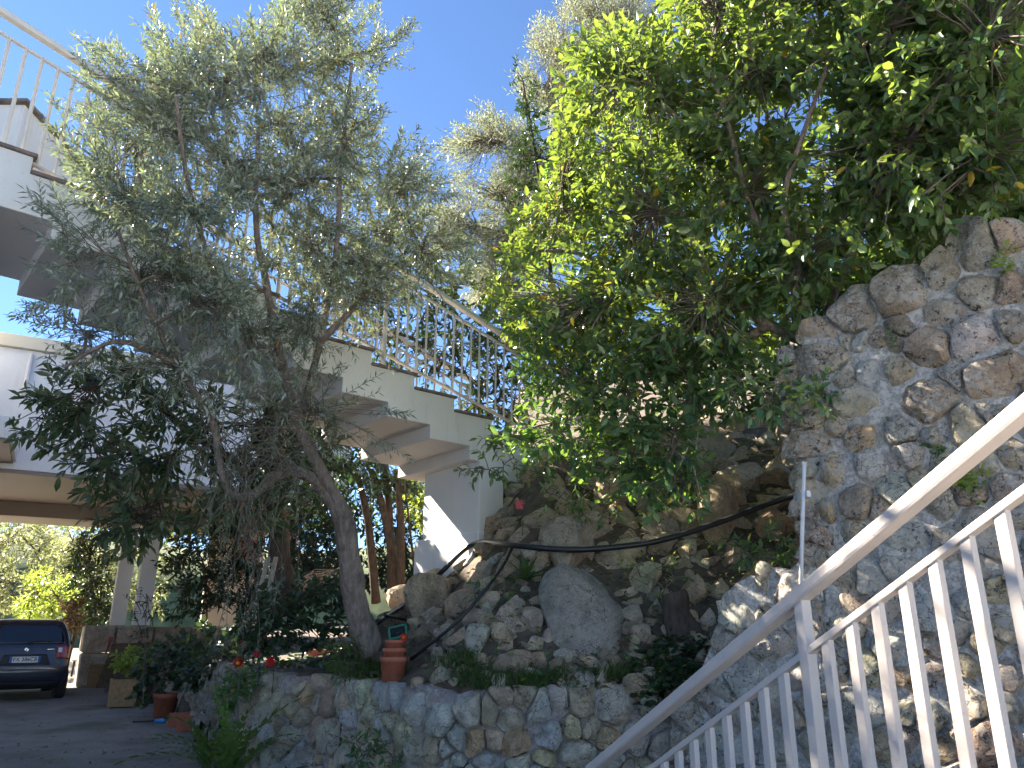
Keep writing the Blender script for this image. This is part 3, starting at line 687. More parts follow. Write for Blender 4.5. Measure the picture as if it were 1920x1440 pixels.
# the steps it stands on, below the frame
sd = (near(20) - near(0)); sd.z = 0; sd.normalize(); sn = Vector((-sd.y, sd.x, 0))
if sn.x < 0: sn = -sn
steps = thing('garden_steps', near(14, -1.3) + sn * .4, 'grey concrete garden steps rising beside the tall stone wall', 'steps')
for i in range(-6, 21, 3):
    a = near(i - 1.5, 0); b = near(i + 1.5, 0); zt = near(i, -1.08).z; c = (a + b) / 2 + sn * .40; c.z = 0
    zc = (zt - .6) if zt > .7 else 0.0
    ang = math.atan2(sd.y, sd.x); Mx = Matrix.Rotation(ang, 3, 'Z')
    lo = min(zt - .05, -.05 if zt < .5 else zt - .7)
    MB().box((c.x, c.y, (zt + lo) / 2), (b - a).xy.length / 2 + .01, .48, (zt - lo) / 2, Mx).build('step', M['mortar_grey'], steps)

# white pipe up the wall's end
pp = thing('drain_pipe', P(1503, 1100, 4.94), 'thin white vertical pipe standing against the end of the tall wall', 'pipe')
MB().tube([P(1500, 1190, 4.92), P(1503, 1040, 4.95), P(1508, 866, 5.0)], .013, 10).build('pipe', M['steel_pipe'], pp, True)
MB().box(P(1507, 930, 5.03), .012, .09, .02).build('clip', M['steel_pipe'], pp)
# ------------------------------------------------------------------ vegetation
def unit(a): return a / np.maximum(1e-9, np.linalg.norm(a, axis=-1, keepdims=True))
T_NARROW = (np.array([(0, 0, 0), (.42, .5, .03), (.42, -.5, .03), (.45, 0, -.02), (1, 0, -.06)]), [(0, 3, 1), (0, 2, 3), (3, 4, 1), (2, 4, 3)])
T_BROAD = (np.array([(0, 0, 0), (.24, .40, .05), (.24, -.40, .05), (.24, 0, 0), (.58, .46, .02), (.58, -.46, .02), (.58, 0, -.05), (.85, .22, -.09), (.85, -.22, -.09), (1.05, 0, -.20)]),
           [(0, 3, 1), (0, 2, 3), (3, 6, 4, 1), (2, 5, 6, 3), (6, 9, 7, 4), (5, 8, 9, 6)])
T_LONG = (np.array([(0, 0, 0), (.3, .42, .04), (.3, -.42, .04), (.3, 0, 0), (.65, .5, -.06), (.65, -.5, -.06), (.65, 0, -.11), (1, 0, -.30)]),
          [(0, 3, 1), (0, 2, 3), (3, 6, 4, 1), (2, 5, 6, 3), (6, 7, 4), (5, 7, 6)])
T_ROUND = (np.array([(0, 0, 0), (.15, .42, .03), (.15, -.42, .03), (.55, .52, .05), (.55, -.52, .05), (.9, .28, .02), (.9, -.28, .02), (.5, 0, -.03), (1, 0, 0)]),
           [(0, 7, 1), (0, 2, 7), (7, 3, 1), (7, 2, 4), (7, 5, 3), (7, 4, 6), (7, 8, 5), (7, 6, 8)])
def leaf_frames(Pp, dr, nr):
    dr = unit(dr); nr = unit(nr - dr * (nr * dr).sum(-1, keepdims=True)); return dr, np.cross(nr, dr), nr
def leaf_mesh(name, tmpl, Pp, dr, nr, L, W, rnd):
    tv, tf = tmpl; dr, sd, nr = leaf_frames(Pp, dr, nr); n = len(Pp); k = len(tv)
    V = (Pp[:, None, :] + dr[:, None, :] * (tv[None, :, 0, None] * L[:, None, None]) + sd[:, None, :] * (tv[None, :, 1, None] * W[:, None, None]) + nr[:, None, :] * (tv[None, :, 2, None] * L[:, None, None])).reshape(-1, 3)
    loops = np.concatenate([np.array(f) for f in tf]); sizes = np.array([len(f) for f in tf])
    li = (loops[None, :] + (np.arange(n) * k)[:, None]).ravel(); sz = np.tile(sizes, n); st = np.concatenate([[0], np.cumsum(sz)[:-1]])
    me = bpy.data.meshes.new(name); me.vertices.add(len(V)); me.loops.add(len(li)); me.polygons.add(len(sz))
    me.vertices.foreach_set('co', V.astype('f4').ravel()); me.loops.foreach_set('vertex_index', li.astype('i4')); me.polygons.foreach_set('loop_start', st.astype('i4'))
    at = me.attributes.new('rnd', 'FLOAT', 'POINT'); at.data.foreach_set('value', np.repeat(rnd, k).astype('f4')); me.update(calc_edges=True)
    me.polygons.foreach_set('use_smooth', np.ones(len(sz), bool)); return me
def inside(poly, x, y):
    c = False; j = len(poly) - 1
    for i in range(len(poly)):
        if (poly[i][1] > y) != (poly[j][1] > y) and x < (poly[j][0] - poly[i][0]) * (y - poly[i][1]) / (poly[j][1] - poly[i][1]) + poly[i][0]: c = not c
        j = i
    return c
def crown_points(poly, n, depth, thick, R, gaps=.0, gscale=.012, seed=0):
    """twig tips inside a crown whose outline was traced, spread through its own depth"""
    xs_, ys_ = [p[0] for p in poly], [p[1] for p in poly]; out = []; tries = 0
    while len(out) < n and tries < n * 60:
        tries += 1; x, y = R.uniform(min(xs_), max(xs_)), R.uniform(min(ys_), max(ys_))
        if not inside(poly, x, y): continue
        if gaps and nz((x, y, seed), gscale, seed) < gaps - .5 * R.random(): continue
        D = depth(x, y) + R.triangular(-1, 1, -.1) * thick; out.append(P(x, y, D))
    return out
def kmeans(X, k, it=6):
    C = X[rng.choice(len(X), k, replace=False)]
    for _ in range(it):
        a = ((X[:, None] - C[None]) ** 2).sum(-1).argmin(1)
        for j in range(k):
            if (a == j).any(): C[j] = X[a == j].mean(0)
    return C, a
def curve_pts(a, b, bow, m=6):
    a, b = Vector(a), Vector(b); return [a.lerp(b, i / (m - 1)) + Vector(bow) * math.sin(math.pi * i / (m - 1)) for i in range(m)]
def make_tree(name, label, cat, base, trunks, tips, leaf, mats, kcl, twig=(.30, .0035), down=0.0, outward=None, branch_r=.022, nleaf=14, tmpl=T_NARROW, spread=.9, upn=.7, group=None, single=0, crown='crown', tipdir=None, seed=1):
    R = random.Random(seed); t = thing(name, base, label, cat, group)
    lim = []
    if trunks:
        tm = MB()
        for pts, rad in trunks:
            c = catmull(pts, 5); rr = [rad[0] + (rad[1] - rad[0]) * (i / (len(c) - 1)) ** .8 for i in range(len(c))]
            tm.tube(c, rr, 10, True, .35); lim += [(p, r) for p, r in zip(c, rr)]
        tm.build('trunk', mats[1], t, True)
    X = np.array([tuple(p) for p in tips]); C, a = kmeans(X, min(kcl, len(X)))
    LP = np.array([tuple(p) for p, r in lim]) if lim else np.array([tuple(base)])
    bm_ = MB(); branches = []
    order = np.argsort([min(((LP - c) ** 2).sum(-1)) for c in C]); grown = [tuple(q) for q in LP]
    curves = {}
    for j in order:
        c = C[j]; G = np.array(grown); d2 = ((G - c) ** 2).sum(-1) + np.where(G[:, 2] > c[2] + (.6 if down else .05), 4.0, 0.0); s = G[d2.argmin()]
        ln = float(np.linalg.norm(c - s)); cv = curve_pts(s, c, (R.uniform(-.1, .1) * ln, R.uniform(-.1, .1) * ln, .10 * ln), 7); r0 = min(branch_r, .006 + .014 * ln)
        bm_.tube(cv, [r0 * (1 - .7 * i / 6) for i in range(7)], 6, False, .2); curves[j] = cv; grown += [tuple(q) for q in cv[2:]]
    PP, DD, NN, LL, WW = [], [], [], [], []
    ctr = X.mean(0)
    for i, p in enumerate(X):
        cv = curves[a[i]]; b = cv[R.randrange(3, 7)]; pv = Vector(p); d = pv - b; ln = d.length
        if tipdir is not None: 
            td = Vector(tipdir) + Vector((R.gauss(0, .35), R.gauss(0, .35), R.gauss(0, .2)))
        else: td = d.normalized() * .8 + (pv - Vector(ctr)).normalized() * .5 + Vector((R.gauss(0, .35), R.gauss(0, .35), R.gauss(.35 - down, .35)))
        td.normalize(); tl = twig[0] * R.uniform(.65, 1.35); mid = pv - td * tl * .5; tip = pv + td * tl * .5
        seg = [b, b.lerp(mid, .5) + Vector((0, 0, .04 * ln)), mid, pv, tip]
        bm_.tube(seg, [twig[1] * 1.5, twig[1] * 1.2, twig[1], twig[1] * .8, twig[1] * .4], 4, False)
        nn = max(3, int(nleaf * R.uniform(.7, 1.3))); side = td.orthogonal().normalized(); side.rotate(Matrix.Rotation(R.uniform(0, 6.28), 3, td))
        for q in range(nn):
            k = (q // 2) * 2 / nn; s = 1 if q % 2 else -1
            sv = side if (q // 2) % 2 == 0 else td.cross(side); pos = mid.lerp(tip, min(1, k * 1.02 + .02))
            dv = td * (1 - spread * .45 + .5 * k) + sv * (s * spread) + Vector((R.gauss(0, .18), R.gauss(0, .18), R.gauss(-.12 * spread, .18)))
            nv = Vector((R.gauss(0, .45), R.gauss(0, .45), upn + R.gauss(0, .3)))
            PP.append(pos); DD.append(dv); NN.append(nv); l = leaf[0] * R.uniform(.6, 1.25); LL.append(l); WW.append(l * leaf[1] * R.uniform(.8, 1.2))
    bm_.build('branches', mats[2], t, True)
    A = lambda v: np.array([tuple(q) for q in v]); PP, DD, NN, LL, WW = A(PP), A(DD), A(NN), np.array(LL), np.array(WW); rn = rng.random(len(PP))
    keep = np.ones(len(PP), bool)
    if single:                                             # the leaves that show largest become parts of their own
        sc = np.full(len(PP), -1.0)
        for i, p in enumerate(PP):
            x, y, D = proj(p)
            if -10 < x < 1930 and -10 < y < 1450: sc[i] = LL[i] / D
        idx = np.argsort(-sc)[:single]; keep[idx] = False; dr, sd_, nr_ = leaf_frames(PP, DD, NN); var = []
        for v in range(5):
            mv = leaf_mesh('leaf', tmpl, np.zeros((1, 3)), np.array([[1., 0, 0]]), np.array([[0, 0, 1.]]), np.array([1.]), np.array([1.]), np.array([.1 + .2 * v])); mv.materials.append(mats[0]); var.append(mv)
        inv = Matrix.Translation(-world_loc(t))
        for i in idx:
            o = bpy.data.objects.new('leaf', var[R.randrange(5)]); COL.objects.link(o); o.parent = t; o.matrix_parent_inverse = inv
            Mx = Matrix([list(dr[i] * LL[i]), list(sd_[i] * WW[i]), list(nr_[i] * LL[i])]).transposed().to_4x4(); Mx.translation = Vector(PP[i]); o.matrix_basis = Mx
    me = leaf_mesh(crown, tmpl, PP[keep], DD[keep], NN[keep], LL[keep], WW[keep], rn[keep]); o = link(crown, me, mats[0], t); o['kind'] = 'stuff'
    return t
# --- the olive over the stair
R = random.Random(11)
od = lambda x, y: (5.95 + max(0, x - 450) * .003 if x > 450 else 6.55 - max(0, x - 60) * .0015) - (.75 * smooth(-40, 90, y - 60 - .62 * x) if x < 460 else 0)
op = [(130, 170), (150, 80), (200, 90), (270, 95), (285, 40), (320, 15), (380, 20), (440, 80), (490, 50), (540, 0), (560, -80), (690, -80), (712, 40), (700, 120), (640, 130), (690, 190), (720, 260), (790, 280), (800, 340), (840, 420),
      (890, 480), (860, 540), (760, 545), (690, 620), (600, 660), (470, 640), (330, 560), (240, 470), (200, 410), (150, 380), (140, 320), (110, 240)]
tips = crown_points(op, 1750, od, .6, R, .10, .011, 3) + crown_points([q for q in op if q[1] < 420 or q[0] > 700] , 600, lambda x, y: od(x, y) + 1.3, .8, R, .05, .011, 4)
tips += crown_points([(700, 50), (775, 55), (745, 130), (690, 150)], 22, od, .3, R) + crown_points([(60, 370), (130, 380), (140, 560), (100, 600), (70, 420)], 26, lambda x, y: 5.0, .3, R)
tips += crown_points([(640, 150), (720, 230), (810, 290), (900, 470), (860, 550), (700, 600), (540, 560), (560, 300)], 260, lambda x, y: 6.3 + (x - 540) * .0022, .6, R)
tips += crown_points([(60, 560), (200, 600), (330, 660), (430, 760), (300, 760), (150, 690), (50, 640)], 50, lambda x, y: 5.6, .5, R)
tips += crown_points([(130, 420), (260, 500), (420, 560), (540, 600), (620, 640), (640, 740), (600, 830), (520, 850), (430, 800), (300, 720), (180, 640), (90, 560)], 130, lambda x, y: 5.5 + x * .0009, .5, R, .0)
tips += crown_points([(150, 410), (330, 470), (420, 580), (520, 700), (420, 740), (300, 640), (200, 560)], 80, lambda x, y: 5.4, .5, R)
tips += crown_points([(480, 620), (740, 640), (780, 800), (700, 900), (600, 860), (520, 760)], 40, lambda x, y: 6.2, .5, R)
tr = lambda *q: [P(*v) for v in q]
otr = [(tr((694, 1225, 6.55), (668, 1130, 6.55), (655, 1040, 6.5), (640, 965, 6.5), (600, 905, 6.45)), (.115, .07)),
       (tr((652, 985, 6.5), (625, 925, 6.45), (600, 880, 6.4), (560, 800, 6.3), (530, 690, 6.2), (505, 560, 6.0), (480, 420, 5.9), (485, 240, 5.8)), (.07, .015)),
       (tr((600, 905, 6.45), (560, 885, 6.3), (520, 890, 6.15), (470, 930, 6.0), (430, 920, 5.9), (408, 850, 5.85), (398, 790, 5.8), (330, 680, 5.5), (270, 560, 5.3), (220, 430, 5.2)), (.052, .012)),
       (tr((560, 800, 6.3), (600, 640, 6.3), (630, 470, 6.3), (640, 300, 6.3), (660, 120, 6.3)), (.035, .010)),
       (tr((530, 690, 6.2), (440, 600, 5.9), (390, 480, 5.6), (350, 330, 5.5), (330, 180, 5.4)), (.032, .010)),
       (tr((600, 640, 6.3), (700, 540, 6.6), (780, 450, 6.9)), (.035, .01)),
       (tr((330, 680, 5.5), (220, 640, 5.3), (120, 690, 5.2)), (.03, .008))]
olive = make_tree('olive_tree', 'grey-green olive tree with a leaning forked trunk growing in front of the concrete stair', 'tree', P(694, 1225, 6.55), otr, tips, (.064, .235), (M['olive'], M['bark'], M['twig']), 60, (.30, .0024), nleaf=24, seed=2)
# its long hanging shoots
R = random.Random(12)
dp = crown_points([(330, 760), (480, 700), (600, 760), (620, 880), (560, 1000), (540, 1120), (470, 1200), (400, 1160), (400, 1020), (340, 900)], 85, lambda x, y: 5.75, .35, R)
sh = MB(); lp, ld, ln_, ll, lw = [], [], [], [], []
for p in dp:
    a = P(R.uniform(400, 600), R.uniform(780, 930), 5.9); L = R.uniform(.35, .8); sw = Vector((R.uniform(-.3, .15), R.uniform(-.2, .2), 0))
    c = catmull([a, a.lerp(p, .5) + Vector((sw.x, sw.y, .12)), p, p + Vector((sw.x * .4, sw.y * .3, -L * .6))], 5); sh.tube(c, [.004 * (1 - .7 * i / (len(c) - 1)) for i in range(len(c))], 4, False)
    if R.random() < .75:
        for _ in range(R.randrange(8, 20)):
            i = R.randrange(len(c) // 2, len(c) - 1); lp.append(tuple(c[i].lerp(c[i + 1], R.random()))); ld.append((R.gauss(0, .6), R.gauss(0, .6), -.8)); ln_.append((R.gauss(0, 1), -.8, R.gauss(.4, .5))); l = R.uniform(.03, .065); ll.append(l); lw.append(l * .16)
sh.build('hanging_shoots', M['twig'], olive, True)
o = link('hanging_leaves', leaf_mesh('hanging_leaves', T_NARROW, np.array(lp), np.array(ld), np.array(ln_), np.array(ll), np.array(lw), rng.random(len(lp))), M['olive'], olive); o['kind'] = 'stuff'

# --- broad dark-leaved tree behind it
R = random.Random(13)
lqp = [(70, 730), (130, 660), (230, 650), (340, 720), (470, 760), (610, 790), (640, 860), (560, 960), (470, 1010), (360, 980), (300, 1000), (240, 1045), (190, 1000), (150, 900), (110, 850), (20, 810), (0, 770)]
tips = crown_points(lqp, 360, lambda x, y: 8.2 + (600 - x) * .001, .9, R)
make_tree('loquat_tree', 'dark broad-leaved tree with a straight trunk behind the olive, under the stair', 'tree', P(535, 1145, 8.9), [(tr((537, 1150, 8.9), (528, 1060, 8.9), (517, 940, 8.85), (512, 800, 8.7), (500, 720, 8.6)), (.15, .07)),
          (tr((517, 940, 8.85), (430, 860, 8.6), (320, 780, 8.5), (210, 650, 8.4)), (.07, .025))], tips, (.15, .30), (M['loquat'], M['bark_dark'], M['bark_dark']), 22, (.30, .006), nleaf=11, tmpl=T_LONG, spread=.8, upn=.5, down=.1, seed=3, single=200)

# --- the glossy privet that fills the bank
R = random.Random(14)
pd_ = lambda x, y: 7.1 - max(0, x - 930) * .0021 + max(0, 300 - y) * -.0006
pp_ = [(1108, 60), (1180, 30), (1228, 36), (1250, -30), (1330, -90), (1980, -90), (1980, 340), (1880, 370), (1770, 430), (1630, 500), (1520, 560), (1470, 640), (1380, 680), (1240, 700), (1100, 690), (1000, 660), (930, 600), (905, 545), (950, 480), (975, 400), (1030, 360), (1040, 260), (1060, 160), (1075, 90)]
tips = crown_points(pp_, 2500, pd_, .8, R, .03, .010, 7) + crown_points(pp_, 1000, lambda x, y: pd_(x, y) + 1.3, .8, R) + crown_points([(1640, -90), (1990, -90), (1990, 350), (1700, 400), (1600, 200)], 420, lambda x, y: 5.2, .7, R)
ptr = [(tr((1512, 640, 5.9), (1440, 610, 5.9), (1370, 560, 6.0), (1310, 480, 6.1), (1270, 380, 6.2), (1200, 250, 6.3)), (.042, .014)), (tr((1520, 660, 5.9), (1500, 520, 5.7), (1470, 380, 5.5), (1510, 240, 5.3), (1560, 100, 5.1)), (.034, .012)),
       (tr((1500, 560, 5.8), (1410, 400, 5.8), (1370, 250, 5.8), (1330, 120, 5.7)), (.035, .012)), (tr((1440, 610, 5.9), (1360, 640, 6.1), (1240, 560, 6.4), (1100, 480, 6.7), (1010, 470, 6.9)), (.035, .012)), (tr((1530, 640, 6.0), (1620, 420, 5.4), (1720, 240, 5.0), (1800, 120, 4.8)), (.032, .012))]
make_tree('privet_tree', 'big privet with large glossy leaves leaning over the tall stone wall', 'tree', P(1516, 650, 5.9), ptr, tips, (.089, .47), (M['privet'], M['bark'], M['twig']), 42, (.26, .0045), nleaf=11, tmpl=T_BROAD, spread=1.0, upn=.55, seed=4, single=300)
R = random.Random(15)
lp_ = [(960, 650), (1060, 640), (1180, 680), (1260, 640), (1380, 660), (1480, 680), (1560, 725), (1560, 760), (1470, 790), (1400, 770), (1330, 800), (1310, 870), (1320, 950), (1220, 960), (1160, 900), (1110, 880), (1040, 860), (1000, 880), (940, 820), (1000, 760), (960, 700)]
tips = crown_points(lp_, 430, lambda x, y: 6.6 - max(0, x - 1100) * .0022, .45, R)
make_tree('privet_shrub', 'low privet shrub trailing green leaves over the rockery rocks', 'shrub', P(1200, 800, 7.2), [(tr((1230, 840, 7.4), (1180, 770, 7.0), (1100, 720, 6.8), (1020, 690, 6.7)), (.03, .01)), (tr((1400, 700, 6.4), (1330, 740, 6.3), (1270, 800, 6.4), (1250, 880, 6.4)), (.02, .008)), (tr((1400, 700, 6.4), (1480, 720, 5.9), (1540, 740, 5.7)), (.02, .007))],
          tips, (.095, .46), (M['privet_low'], M['bark'], M['twig']), 26, (.22, .004), nleaf=9, tmpl=T_BROAD, spread=1.0, upn=.6, down=.35, seed=5, single=150)
# sprays of leaves hanging beside the pier and over the hose
for k, (lab, poly, D, n) in enumerate((('leafy trailing shoot reaching from the rocks across the white pier', [(840, 860), (880, 790), (960, 790), (1000, 860), (960, 930), (880, 920)], 6.9, 22), ('small leafy shoot growing among rocks below the black pipe', [(1330, 1020), (1480, 980), (1500, 1060), (1440, 1080), (1340, 1060)], 5.9, 24),
                                  ('tuft of pale green leaves above the big grey boulder', [(1180, 1060), (1260, 1040), (1300, 1090), (1240, 1130), (1190, 1110)], 6.2, 14), ('leafy creeper hanging over the brown rocks above the hose', [(1000, 860), (1090, 870), (1180, 940), (1120, 1000), (1020, 960), (960, 900)], 7.1, 34), ('low creeper between the aloe and the boulder', [(880, 1090), (960, 1100), (1010, 1140), (960, 1200), (890, 1160)], 6.5, 18), ('broad-leaved privet spray drooping over the end of the tall wall', [(1330, 700), (1470, 685), (1560, 720), (1560, 770), (1450, 795), (1340, 775)], 5.15, 46), ('leafy sprig growing out of the low retaining wall face', [(650, 1380), (740, 1385), (760, 1440), (660, 1440)], 5.45, 18))):
    R = random.Random(30 + k); tp = crown_points(poly, n, lambda x, y: D, .15, R); bx, by = poly[2]
    make_tree('trailing_shoot', lab, 'shoot', P(bx, by, D + .2), [], tp, (.075 if k != 2 else .04, .42), (M['privet_low'] if k != 2 else M['bright_leaf'], M['bark'], M['twig']), 5, (.16, .003), nleaf=7, tmpl=T_BROAD, down=.3, branch_r=.006, seed=40 + k)

# --- trees behind
R = random.Random(16)
fo = [(800, 340), (840, 262), (880, 225), (925, 200), (975, 150), (1012, 40), (1040, 50), (1060, -10), (1130, -40), (1230, -10), (1240, 150), (1140, 350), (1050, 500), (960, 580), (860, 570), (815, 470)]
tips = crown_points(fo, 3800, lambda x, y: 12.2, 1.2, R, .02, .02, 5)
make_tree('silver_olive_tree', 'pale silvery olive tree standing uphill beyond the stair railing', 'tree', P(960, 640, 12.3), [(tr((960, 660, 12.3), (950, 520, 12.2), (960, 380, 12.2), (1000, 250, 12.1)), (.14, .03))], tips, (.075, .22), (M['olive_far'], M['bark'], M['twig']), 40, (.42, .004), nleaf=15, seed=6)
R = random.Random(17)
tips = crown_points([(966, 118), (986, 125), (1004, 190), (1045, 250), (1060, 340), (1030, 420), (960, 400), (958, 300), (985, 240), (965, 170)], 95, lambda x, y: 8.6, .3, R)
make_tree('dark_shrub', 'narrow dark-leaved shrub poking up against the silvery olive', 'shrub', P(1030, 640, 8.8), [(tr((1040, 660, 8.8), (1030, 480, 8.7), (1010, 330, 8.6), (980, 150, 8.6)), (.03, .01))], tips, (.055, .45), (M['dark_leaf'], M['bark_dark'], M['bark_dark']), 12, (.22, .003), nleaf=15, tmpl=T_BROAD, seed=7)
R = random.Random(18)
for k, (lab, poly, D, n, mt, lf) in enumerate((
    ('dark laurel bush growing behind the stair railing', [(600, 500), (760, 470), (880, 490), (1010, 620), (1020, 830), (930, 800), (800, 720), (640, 640)], 10.2, 330, 'dark_leaf', .10),
    ('dense green hedge bush rising behind the privet', [(1020, 330), (1300, 120), (1600, 60), (1940, 60), (1960, 460), (1560, 640), (1300, 780), (1060, 760), (960, 560)], 9.6, 950, 'privet_low', .11),
    ('low green thicket under the stair beside the rocks', [(540, 880), (800, 890), (850, 1060), (760, 1110), (540, 1120)], 14.0, 520, 'dark_leaf', .12),
    ('shaded evergreen thicket covering the top of the bank', [(960, 560), (1120, 560), (1500, 560), (1500, 680), (1300, 700), (1000, 740)], 8.6, 170, 'privet_low', .10),
    ('glossy bush pressed along the top of the tall stone wall', [(1490, 570), (1640, 470), (1780, 390), (1990, 320), (1990, 420), (1770, 510), (1560, 610)], 6.3, 300, 'privet_low', .095),
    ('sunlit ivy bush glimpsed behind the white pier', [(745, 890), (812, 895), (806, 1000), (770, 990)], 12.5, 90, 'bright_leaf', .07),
    ('laurel leaves above the thin trunks under the stair', [(480, 780), (700, 800), (800, 870), (770, 930), (640, 910), (500, 900)], 10.6, 190, 'dark_leaf', .11))):
    tips = crown_points(poly, n, lambda x, y: D, (1.0, 1.0, .8, .5, .5, .4, .4)[k], R)
    bx = sum(q[0] for q in poly) / len(poly); by = max(q[1] for q in poly)
    tk = []
    if k == 6: tk = [(tr(*q), (.07, .04)) for q in (((745, 1130, 10.6), (725, 980, 10.6), (695, 880, 10.5)), ((735, 1130, 10.7), (730, 960, 10.7), (722, 860, 10.7)), ((752, 1130, 10.5), (750, 960, 10.5), (742, 880, 10.5)), ((705, 1130, 10.8), (690, 980, 10.8), (668, 880, 10.8)))] + [(tr((782, 1110, 10.4), (765, 960, 10.4), (757, 900, 10.4)), (.018, .012))]
    make_tree('laurel_bush' if k in (0, 6) else ('hedge_bush' if k in (1, 2, 3, 4) else 'ivy_bush'), lab, 'bush', P(bx, by, D), tk, tips, (lf, .42), (M[mt], M['bark_dark'], M['bark_dark']), max(6, n // 18), (.3, .005), nleaf=11, tmpl=T_BROAD, seed=50 + k)
# conifer at the edge
R = random.Random(19)
tips = crown_points([(1840, -60), (2010, -60), (2010, 420), (1900, 420), (1870, 300), (1890, 180), (1850, 80)], 150, lambda x, y: 7.6, .8, R, .0)
make_tree('pine_tree', 'rusty-twigged conifer with pale needle tufts at the top of the bank', 'tree', P(1960, 560, 7.8), [(tr((1975, 600, 7.8), (1960, 300, 7.7), (1950, -40, 7.6)), (.12, .05))], tips, (.055, .07), (M['needle'], M['bark'], simple('rusty_twig', (.27, .14, .08), .9, .3)), 20, (.26, .006), nleaf=60, spread=.75, seed=8)
# trees past the house
R = random.Random(20)
for k, (lab, poly, D, n, mt, lf, nm) in enumerate((
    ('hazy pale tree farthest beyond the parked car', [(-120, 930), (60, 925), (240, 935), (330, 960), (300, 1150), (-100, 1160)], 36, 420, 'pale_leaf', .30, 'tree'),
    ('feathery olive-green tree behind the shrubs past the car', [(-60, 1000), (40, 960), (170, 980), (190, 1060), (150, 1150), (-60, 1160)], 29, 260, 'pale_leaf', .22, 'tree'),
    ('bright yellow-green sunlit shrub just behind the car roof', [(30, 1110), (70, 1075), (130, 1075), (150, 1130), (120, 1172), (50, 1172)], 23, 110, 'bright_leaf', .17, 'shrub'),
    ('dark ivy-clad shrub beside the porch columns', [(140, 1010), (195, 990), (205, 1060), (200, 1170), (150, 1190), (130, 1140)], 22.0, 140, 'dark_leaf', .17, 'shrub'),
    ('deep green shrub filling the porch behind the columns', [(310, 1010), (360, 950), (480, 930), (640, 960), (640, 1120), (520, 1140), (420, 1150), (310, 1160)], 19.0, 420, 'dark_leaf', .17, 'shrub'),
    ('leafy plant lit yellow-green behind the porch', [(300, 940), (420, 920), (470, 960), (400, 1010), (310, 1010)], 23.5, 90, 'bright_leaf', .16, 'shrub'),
    ('purple-leaved shrub beside the dark ivy', [(112, 1130), (150, 1120), (155, 1185), (118, 1180)], 21, 40, 'litter', .14, 'shrub'))):
    tips = crown_points(poly, n, lambda x, y: D, D * .07, R); bx = sum(q[0] for q in poly) / len(poly); b = P(bx, 1183, D); b.z = 0
    tk = [([b, b + Vector((.1, 0, 1.5)), P(bx, (min(q[1] for q in poly) + 1183) / 2, D)], (.16 if nm == 'tree' else .05, .03))]
    make_tree('background_tree' if nm == 'tree' else 'garden_shrub', lab, nm, b, tk, tips, (lf, .36), (M[mt], M['bark_dark'], M['bark_dark']), max(6, n // 18), (lf * 3, .008), nleaf=14, tmpl=T_BROAD, seed=70 + k)
# ------------------------------------------------------------------ the house
HA, HB = Pz(0, 878, 4.44), Pz(140, 890, 4.44); HD = (HB - HA); HD.z = 0; HD.normalize(); HN = Vector((HD.y, -HD.x, 0))      # HN faces the camera
def hp(u, d, z): q = HA + HD * u - HN * d; return Vector((q.x, q.y, z))
def hbox(u0, u1, d0, d1, z0, z1, name, mat, parent, bevel=.01):
    c = [hp(u0, d0, z0), hp(u1, d0, z0), hp(u1, d1, z0), hp(u0, d1, z0)]; vs = c + [v + Vector((0, 0, z1 - z0)) for v in c]
    return MB().add(vs, [(3, 2, 1, 0), (4, 5, 6, 7), (0, 1, 5, 4), (1, 2, 6, 5), (2, 3, 7, 6), (3, 0, 4, 7)]).build(name, mat, parent, bevel=bevel)
house = thing('house', hp(0, 2, 0), 'white two-storey house with an open ground floor on columns behind the trees', 'house')
hbox(-9, 7.3, 0, 9, 4.44, 7.0, 'upper_wall', M['plaster_plain'], house)
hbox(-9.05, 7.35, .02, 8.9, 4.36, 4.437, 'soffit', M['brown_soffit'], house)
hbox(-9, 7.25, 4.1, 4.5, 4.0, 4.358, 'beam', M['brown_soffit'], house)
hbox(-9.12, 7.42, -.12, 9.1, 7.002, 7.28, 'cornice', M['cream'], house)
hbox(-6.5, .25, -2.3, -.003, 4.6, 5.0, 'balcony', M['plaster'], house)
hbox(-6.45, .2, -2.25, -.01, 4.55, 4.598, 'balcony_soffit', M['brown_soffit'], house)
MB().tube([hp(.15, -.06, 6.9), hp(.15, -.06, 6.1), hp(.15, -.1, 5.95)], .05, 10).build('downpipe', M['steel_pipe'], house, True)
for px, wd, mt in ((220, .36, 'soffit'), (264, .40, 'plaster_plain')):  # first column is white too; its browner paint stands in for shade
    b = P(px, 1165, 20.0); b.z = 0
    ang = math.atan2(HD.y, HD.x); MB().box((b.x, b.y, 2.9), wd / 2, wd / 2, 1.46, Matrix.Rotation(ang, 3, 'Z')).build('column', M[mt], house, bevel=.015)
hbox((P(400, 1100, 23) - HA).dot(HD), 7.2, 8.0, 8.3, .0, 4.36, 'ground_floor_wall', M['cream'], house)
ang = math.atan2(HD.y, HD.x); HR = Matrix.Rotation(ang, 3, 'Z')
M['shutter'] = simple('shutter', (.45, .22, .18), .6, .2, 20, 60, .2)
